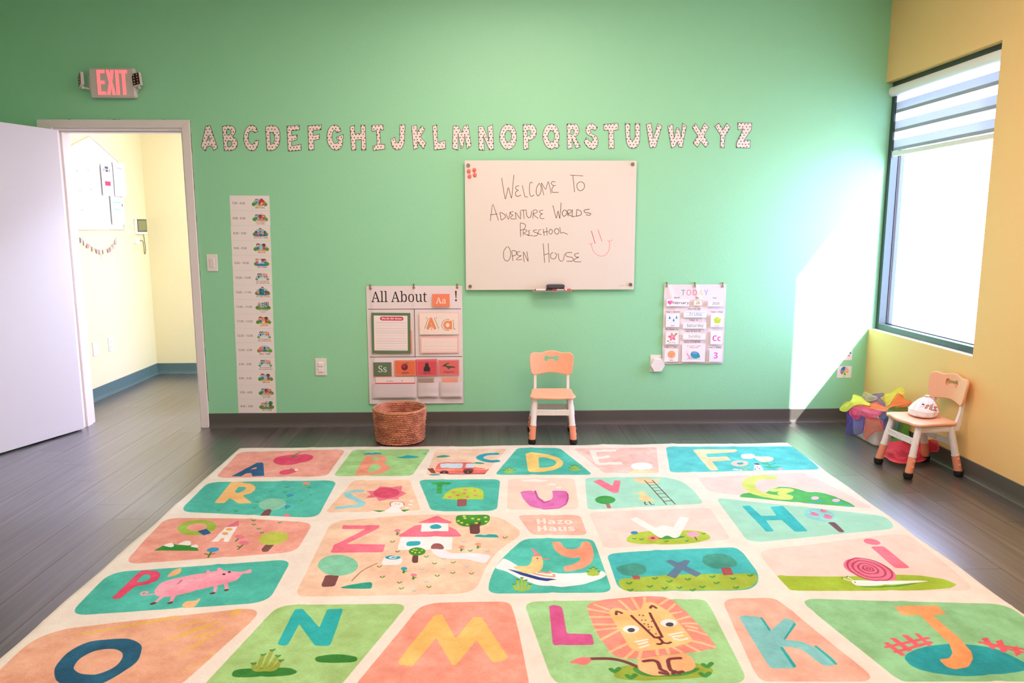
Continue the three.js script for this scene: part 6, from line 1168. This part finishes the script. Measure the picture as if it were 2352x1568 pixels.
// ---------- basket of scarves ----------
{
  const weave = dataTex(128, 128, (u, v) => { const a = u * 16, b = v * 16, over = (Math.floor(a) + Math.floor(b)) % 2, k = over ? Math.sin(Math.PI * (b % 1)) : Math.sin(Math.PI * (a % 1)), n = 90 + 160 * Math.abs(k); return [n, n, n]; }); weave.repeat.set(12, 12);
  const t = thing('storage_bin', 'white woven-look plastic bin in the corner under the scarves', 'bin', [2.612, 0, 0.485]);
  const rings = [[0.178, 0.3, 0.001], [0.19, 0.312, 0.004], [0.198, 0.326, 0.02], [0.21, 0.345, 0.19], [0.222, 0.357, 0.196], [0.222, 0.357, 0.206], [0.2, 0.335, 0.206], [0.186, 0.318, 0.02]].map(([w, d, y]) => roundRect(w, d, 0.03, y, 5));
  part('body', loft(rings, true, true), mat('#ece3e2', 0.55, { bumpMap: weave, bumpScale: 0.0018 }), t);
  const tints = { yellow: ['#f2ea4a', '#f0e84a'], pale: ['#cfc8d8', '#f0e468'], purple_top: ['#7a52c8', '#6a3fb8'], yellow_right: ['#f4dc3a', '#f4e040'], orange_top: ['#ff6a30', '#e8452c'], pink: ['#ff3a88', '#ff4a8a'], purple_hang: ['#5a46c8', '#5540c0'], coral_hang: ['#ff6a4a', '#f0503a'], blue: ['#2346a8', '#1a3c98'], teal: ['#1f8f8a', '#1a7f7c'], green: ['#55b02a', '#3fd04a'], red: ['#f02c4c', '#ff6a6a'] };
  const names = { yellow: 'yellow sheer scarf flopping over the left end of the bin', pale: 'pale lilac sheer scarf with yellow hem on the heap', purple_top: 'purple sheer scarf at the top middle of the heap', yellow_right: 'yellow sheer scarf peaking at the back right of the heap', orange_top: 'orange sheer scarf winding across the top of the bin', pink: 'hot pink sheer scarf along the front rim of the bin', purple_hang: 'violet sheer scarf hanging down the front left of the bin', coral_hang: 'coral sheer scarf hanging to a point on the bin front', blue: 'navy sheer scarf at the front corner of the bin', teal: 'teal sheer scarf on the right side of the bin', green: 'green sheer scarf hanging over the right side of the bin', red: 'red sheer scarf crumpled on the floor under the chair' };
  for (const [key, a] of Object.entries(SCARF)) {
    const pts = []; for (let i = 0; i < a.length; i += 3) pts.push(V3(Math.min(a[i] / 1000, 2.722), Math.max(a[i + 1] / 1000, 0.006), a[i + 2] / 1000));
    const loop = new THREE.CatmullRomCurve3(pts, true, 'centripetal').getPoints(72).slice(0, -1), c = loop.reduce((s, v) => s.add(v), V3(0, 0, 0)).divideScalar(loop.length);
    const nrm = V3(0, 0, 0); loop.forEach((v, i) => nrm.add(v.clone().sub(c).cross(loop[(i + 1) % loop.length].clone().sub(c)))); nrm.normalize();
    if (key === 'red' ? nrm.y < 0 : nrm.x > 0) nrm.negate();
    const e1 = V3(0, 1, 0).cross(nrm); if (e1.length() < 0.3) e1.set(0, 0, 1).cross(nrm); e1.normalize(); const e2 = nrm.clone().cross(e1);
    const flat = loop.map((v) => { const d = v.clone().sub(c); return new THREE.Vector2(d.dot(e1), d.dot(e2)); });
    const faces = THREE.ShapeUtils.triangulateShape(flat, []), g0 = new THREE.BufferGeometry();
    g0.setAttribute('position', new THREE.Float32BufferAttribute(faces.flat().flatMap((i) => loop[i].toArray()), 3)); g0.computeVertexNormals();
    let g = g0; for (const m of [0.06, 0.03, 0.015, 0.008]) g = refine(g, m);
    const p = g.attributes.position, S = key.length + key.charCodeAt(0);
    const edge = (x, y) => { let m = 1; for (const f of flat) m = Math.min(m, Math.hypot(f.x - x, f.y - y)); return m; };
    for (let i = 0; i < p.count; i++) {
      const v = V3(p.getX(i), p.getY(i), p.getZ(i)), d = v.clone().sub(c), x = d.dot(e1), y = d.dot(e2), k = Math.min(1, edge(x, y) / 0.03);
      const w = 0.014 * (noise(x * 24 + S, y * 14, 1e6, 1e6, S) - 0.4) + 0.006 * (noise(x * 60, y * 34 + S, 1e6, 1e6, S + 1) - 0.4) + (key === 'red' ? 0.02 * k + 0.03 * k * (noise(x * 17, y * 17, 1e6, 1e6, 77) - 0.5) : 0.006 * k);
      v.addScaledVector(nrm, w * k); p.setXYZ(i, Math.min(v.x, 2.735), Math.max(v.y, 0.004), v.z);
    }
    g.deleteAttribute('normal'); g = mergeVertices(g, 1e-4); g.computeVertexNormals();
    const s = thing('sheer_scarf', names[key], 'scarf', [0, 0, 0], 0, 'sheer scarves in and around the bin');
    part('cloth', g, mat(tints[key][0], 0.7, { transparent: true, opacity: key === 'red' ? 0.8 : key === 'pale' ? 0.45 : /hang/.test(key) ? 0.52 : 0.64, side: THREE.DoubleSide }), s);
    part('hem', tube(loop, 0.0018, 160, 6, true), mat(tints[key][1], 0.6), s);
  }
}
// ---------- bag on the chair ----------
{
  const t = thing('drawstring_bag', 'white plastic drawstring bag with orange lettering on the chair seat', 'bag', [2.558, 0.3265, 1.075], 0.25); t.scale.setScalar(0.84);
  const print = canvasTex(1024, 512, (c) => {
    c.fillStyle = '#f1eef4'; c.fillRect(0, 0, 1024, 512); c.translate(690, 250); c.rotate(0.32); c.translate(-650, -265);
    const glyph = (paths, x, y, s) => { for (const [col, w] of [['#221a22', 30], ['#f58a55', 17]]) { c.save(); c.translate(x, y); c.rotate(-0.05); for (const p of paths) line(c, col, w, p.map((v) => v * s)); c.restore(); } };
    rrect(c, '#3a3a58', 520, 232, 44, 30, 8); line(c, '#f7a078', 12, [540, 300, 568, 292, 580, 240]); glyph([[0, 0, 0, 60], [0, 18, 30, 0]], 610, 235, 1); glyph([[0, 12, 0, 64], [0, -22, 0, -20]], 676, 228, 1); glyph([[0, 0, 56, 0, 0, 62, 60, 62]], 716, 228, 1.05);
    rrect(c, '#221a22', 676, 170, 28, 16, 6);
  });
  const NU = 96, NV = 44, rings = [], prof = [[0, 0.0, 0.6], [0.03, 0.0, 0.85], [0.1, 0.012, 1], [0.3, 0.045, 1.02], [0.55, 0.082, 0.78], [0.75, 0.112, 0.5], [0.88, 0.13, 0.25], [0.95, 0.137, 0.12], [1, 0.144, 0.18]];
  const at = (v, k) => { for (let i = 1; i < prof.length; i++) if (v <= prof[i][0]) { const [a, b] = [prof[i - 1], prof[i]]; return lerp(a[k], b[k], (v - a[0]) / (b[0] - a[0])); } return prof.at(-1)[k]; };
  for (let j = 0; j <= NV; j++) {
    const v = j / NV, ring = [];
    for (let i = 0; i < NU; i++) {
      const a = i / NU * Math.PI * 2, fold = (0.02 + 0.16 * v * v) * Math.sin(a * 11 + 3 * noise(v * 4, a, 1e6, 1e6, 91)) + 0.12 * (noise(Math.cos(a) * 2 + 5, Math.sin(a) * 2 + v * 5, 1e6, 1e6, 92) - 0.5), r = at(v, 2) * (1 + fold);
      ring.push(V3(0.085 * r * Math.cos(a) + 0.052 * v, at(v, 1) * 0.98 + 0.004 * (noise(a * 4, v * 8, 1e6, 1e6, 93) - 0.5) * (v > 0.05 ? 1 : 0), 0.098 * r * Math.sin(a) - 0.018 * v));
    }
    rings.push(ring);
  }
  const g = loft(rings, true, true), uv = g.attributes.uv; for (let j = 0; j <= NV; j++) for (let i = 0; i <= NU; i++) uv.setXY(j * (NU + 1) + i, 1 - i / NU, j / NV); 
  part('sack', g, mat('#ffffff', 0.45, { map: print, transmission: 0.12, thickness: 0 }), t);
  const top = V3(0.05, 0.134, -0.018);
  part('drawstring', [tube([top.clone().add(V3(-0.012, 0, 0.012)), top.clone().add(V3(0.016, 0.002, 0.012)), top.clone().add(V3(0.016, 0, -0.012)), top.clone().add(V3(-0.012, 0, -0.012))], 0.0018, 40, 6, true), tube([top.clone().add(V3(0.014, 0, 0.01)), V3(0.07, 0.12, 0.03), V3(0.075, 0.07, 0.07), V3(0.06, 0.02, 0.088), V3(0.05, 0.004, 0.098)], 0.0018, 40, 6), tube([top.clone().add(V3(0.016, 0, 0.006)), V3(0.066, 0.135, 0.0), V3(0.08, 0.09, 0.05), V3(0.07, 0.03, 0.082), V3(0.058, 0.003, 0.1)], 0.0018, 40, 6)], mat('#f58a5e', 0.6), t);
}
// ---------- exit sign ----------
{
  const t = thing('exit_sign', 'lit red EXIT sign with two emergency lamp heads over the doorway', 'sign', [-2.6365, 2.343, 0]);
  const w = 0.305, h = 0.196, hs = mat('#d9cdc8', 0.5);
  part('housing', box(-w / 2, 0, 0.006, w / 2, h, 0.05, 0.012), hs, t);
  part('wall_canopy', box(-w / 2 + 0.02, 0.02, 0, w / 2 - 0.02, h - 0.02, 0.008), hs, t);
  const glow = mat('#ff8a84', 0.5, { emissive: lin(1.0, 0.19, 0.23), emissiveIntensity: 0.75 }), sw = 0.022;
  const G = { E: [[0, 0, 0.056, 0, 0.056, sw, sw, sw, sw, 0.071, 0.05, 0.071, 0.05, 0.093, sw, 0.093, sw, 0.141, 0.055, 0.141, 0.055, 0.163, 0, 0.163]], X: [[0, 0, 0.022, 0, 0.0295, 0.05, 0.037, 0, 0.059, 0, 0.041, 0.083, 0.056, 0.163, 0.034, 0.163, 0.0295, 0.12, 0.024, 0.163, 0.002, 0.163, 0.018, 0.083]], I: [[0, 0, 0.023, 0, 0.023, 0.163, 0, 0.163]], T: [[0.015, 0, 0.038, 0, 0.038, 0.141, 0.053, 0.141, 0.053, 0.163, 0, 0.163, 0, 0.141, 0.015, 0.141]] };
  for (const [ch, x] of [['E', 0.054], ['X', 0.115], ['I', 0.179], ['T', 0.207]]) part('lit_letter', extrude(shapeOf(G[ch][0]), 0.003, 0.0008).translate(x - w / 2, 0.018, 0.0492), glow, t, 'glowing red letter ' + ch);
  for (const sx of [-1, 1]) {
    part('arm', [box(sx * (w / 2 - 0.002) - 0.008, 0.045, 0.014, sx * (w / 2 - 0.002) + 0.008, 0.14, 0.044, 0.003), bar(V3(sx * (w / 2 + 0.004), 0.06, 0.03), V3(sx * (w / 2 + (sx > 0 ? 0.03 : 0.048)), 0.066, 0.05), 0.007, 0.007, 12), new THREE.SphereGeometry(0.011, 16, 12).translate(sx * (w / 2 + (sx > 0 ? 0.03 : 0.048)), 0.066, 0.05)], hs, t);
    const hd = new THREE.Group(); hd.name = 'lamp_head'; t.add(hd);
    hd.position.set(sx > 0 ? w / 2 + 0.024 : -w / 2 - 0.05, 0.075, 0.058); hd.rotation.set(-0.15, sx > 0 ? -0.25 : -0.85, sx > 0 ? 0.16 : 0.26);
    part('case', box(-0.032, 0, -0.012, 0.032, 0.09, 0.01, 0.004), hs, hd);
    part('reflector', box(-0.027, 0.006, 0.0095, 0.027, 0.084, 0.0115), mat('#4a2d2c', 0.3, { metalness: 0.4 }), hd);
    for (let r = 0; r < 4; r++) for (const c of [-1, 1]) part('led', new THREE.SphereGeometry(0.0038, 10, 8).translate(c * 0.013, 0.017 + 0.0187 * r, 0.0125), mat('#f2e2c8', 0.2), hd);
  }
}
// ---------- vestibule things, on its left wall (x = HALL[0], facing +x) ----------
{
  const X = HALL[0], on = (z, y, d = 0.002) => V3(X + d, y, z);
  const hf = thing('house_frame', 'thin house-shaped display frame on the vestibule wall', 'frame', [X, 1.45, -1.18]);
  const P = [[-0.75, 2.075], [-1.16, 2.227], [-1.6, 2.06], [-1.62, 1.45], [-0.754, 1.45]].map(([z, y]) => V3(0.012, y - 1.45, z + 1.18));
  part('board', extrude(shapeOf(P.flatMap((v) => [-v.z, v.y])), 0.008).rotateY(Math.PI / 2), mat('#f3f0ee', 0.6), hf);
  P.forEach((a, i) => part('edge_rail', bar(a, P[(i + 1) % 5], 0.006, 0.006, 10), mat('#e6dcc4', 0.6), hf));
  const sheetMat = (draw) => canvasTex(200, 256, (c) => { c.fillStyle = '#f4f3f4'; c.fillRect(0, 0, 200, 256); draw(c); });
  const sheet = (label, z0, z1, y0, y1, tex, d = 0.022) => { const s = M.paper, m = solo('notice_sheet', new THREE.BoxGeometry(Math.abs(z1 - z0), y1 - y0, 0.001), [s, s, s, s, mat('#ffffff', 0.6, { map: tex }), s], label, 'paper', 'notices in the vestibule'); m.rotation.y = Math.PI / 2; m.position.set(X + d, (y0 + y1) / 2, (z0 + z1) / 2); return m; };
  sheet('notice with a pink block pinned on the house frame', -1.27, -1.465, 1.742, 2.01, sheetMat((c) => { rrect(c, '#4a4f66', 66, 14, 60, 20, 4); rrect(c, '#4a4f66', 76, 40, 44, 18, 4); blob(c, '#e8506a', 48, 44, 8, 12); blob(c, '#e8506a', 144, 44, 8, 12); rrect(c, '#e23a6a', 50, 136, 100, 36, 3); for (let i = 0; i < 5; i++) line(c, '#b8c4d4', 3, [50, 74 + 12 * i, 140, 76 + 12 * i]); }));
  sheet('notice with pale blue lines overlapping the pink one', -1.48, -1.69, 1.745, 2.045, sheetMat((c) => { line(c, '#8a8f9a', 4, [60, 40, 150, 42]); for (let i = 0; i < 8; i++) line(c, '#a8ccd4', 3, [40, 70 + 14 * i, 90 + 60 * hash(i, 4), 71 + 14 * i]); }));
  sheet('lower notice with two turquoise bands', -1.39, -1.62, 1.492, 1.738, sheetMat((c) => { line(c, '#7fdad6', 9, [40, 48, 150, 50]); line(c, '#7fdad6', 7, [46, 112, 146, 114]); blob(c, '#6a5a66', 176, 74, 9, 14); for (let i = 0; i < 4; i++) line(c, '#c8d4d8', 3, [50, 140 + 16 * i, 130, 141 + 16 * i]); }));
  sheet('plain white sheet on the left of the house frame', -0.82, -1.2, 1.5, 2.0, sheetMat((c) => { for (const [x, y] of [[30, 40], [120, 30], [40, 120], [130, 110], [44, 200]]) line(c, '#8f8a94', 3, [x, y, x + 12, y]); }), 0.021);
  // garland of paper bits under the frame
  const gl = thing('paper_garland', 'string garland of small paper pieces below the house frame', 'garland', [X, 1.25, -1.1]);
  const arc = [[-0.772, 1.42], [-0.892, 1.374], [-0.967, 1.333], [-1.1, 1.285], [-1.185, 1.271], [-1.322, 1.283], [-1.397, 1.312], [-1.48, 1.38]].map(([z, y]) => V3(0.006, y - 1.25, z + 1.1));
  part('string', tube(arc, 0.002, 60, 6), mat('#cdbfa8', 0.8), gl);
  const cv = new THREE.CatmullRomCurve3(arc), cols = ['#d8aaa8', '#bdb6b4', '#e2d6bc', '#c99a98', '#c4b8ac'];
  for (let i = 0; i < 12; i++) { const q = cv.getPoint(0.06 + 0.88 * i / 11); part('pennant', box(-0.001, -0.035, -0.016, 0.001, 0.004, 0.016).rotateX(0.4 * (hash(i, 3) - 0.5)).translate(q.x + 0.004, q.y, q.z), mat(cols[i % 5], 0.8), gl); }
  part('tassel', bar(V3(0.006, 0.02, -0.085), V3(0.006, -0.085, -0.085), 0.003, 0.001, 8), mat('#d8cfc0', 0.8), gl);
  // thermostat-like wall tablet with its cable
  const w = thing('wall_tablet', 'small white wall tablet with an olive screen in the vestibule', 'tablet', [X, 1.403, -1.935]);
  part('case', box(0, 0, -0.1, 0.03, 0.145, 0.1, 0.006), M.white, w);
  part('bezel', box(0.029, 0.022, -0.095, 0.032, 0.142, 0.095, 0.001), mat('#4c4a36', 0.3), w);
  part('screen', box(0.031, 0.034, -0.08, 0.033, 0.13, 0.08), mat('#8f8a5a', 0.25), w);
  const ad = thing('power_adapter', 'small white power adapter under the wall tablet', 'adapter', [X, 1.31, -1.84]);
  part('block', box(0, 0, -0.028, 0.03, 0.055, 0.028, 0.005), M.white, ad);
  part('cable', tube([V3(0.03, 0.03, -0.02), V3(0.035, 0.03, -0.07), V3(0.02, -0.02, -0.12), V3(0.012, -0.1, -0.15), V3(0.012, -0.06, -0.17), V3(0.012, 0.03, -0.16), V3(0.012, 0.09, -0.15)], 0.003, 60, 6), mat('#6a5a2c', 0.6), ad);
  for (const [z, label] of [[-0.962, 'white blank wall plate low on the vestibule wall'], [-1.222, 'white outlet low on the vestibule wall']]) {
    const o = thing('wall_plate', label, 'outlet', [X, 0.439, z], Math.PI / 2);
    part('plate', box(-0.038, -0.06, 0, 0.038, 0.06, 0.007, 0.003), M.plastic, o);
    if (z < -1.1) for (const y of [-0.025, 0.025]) part('socket', box(-0.016, y - 0.013, 0.004, 0.016, y + 0.013, 0.009, 0.003), mat('#d5dde2', 0.4), o);
  }
}
renderer.render(scene, camera);
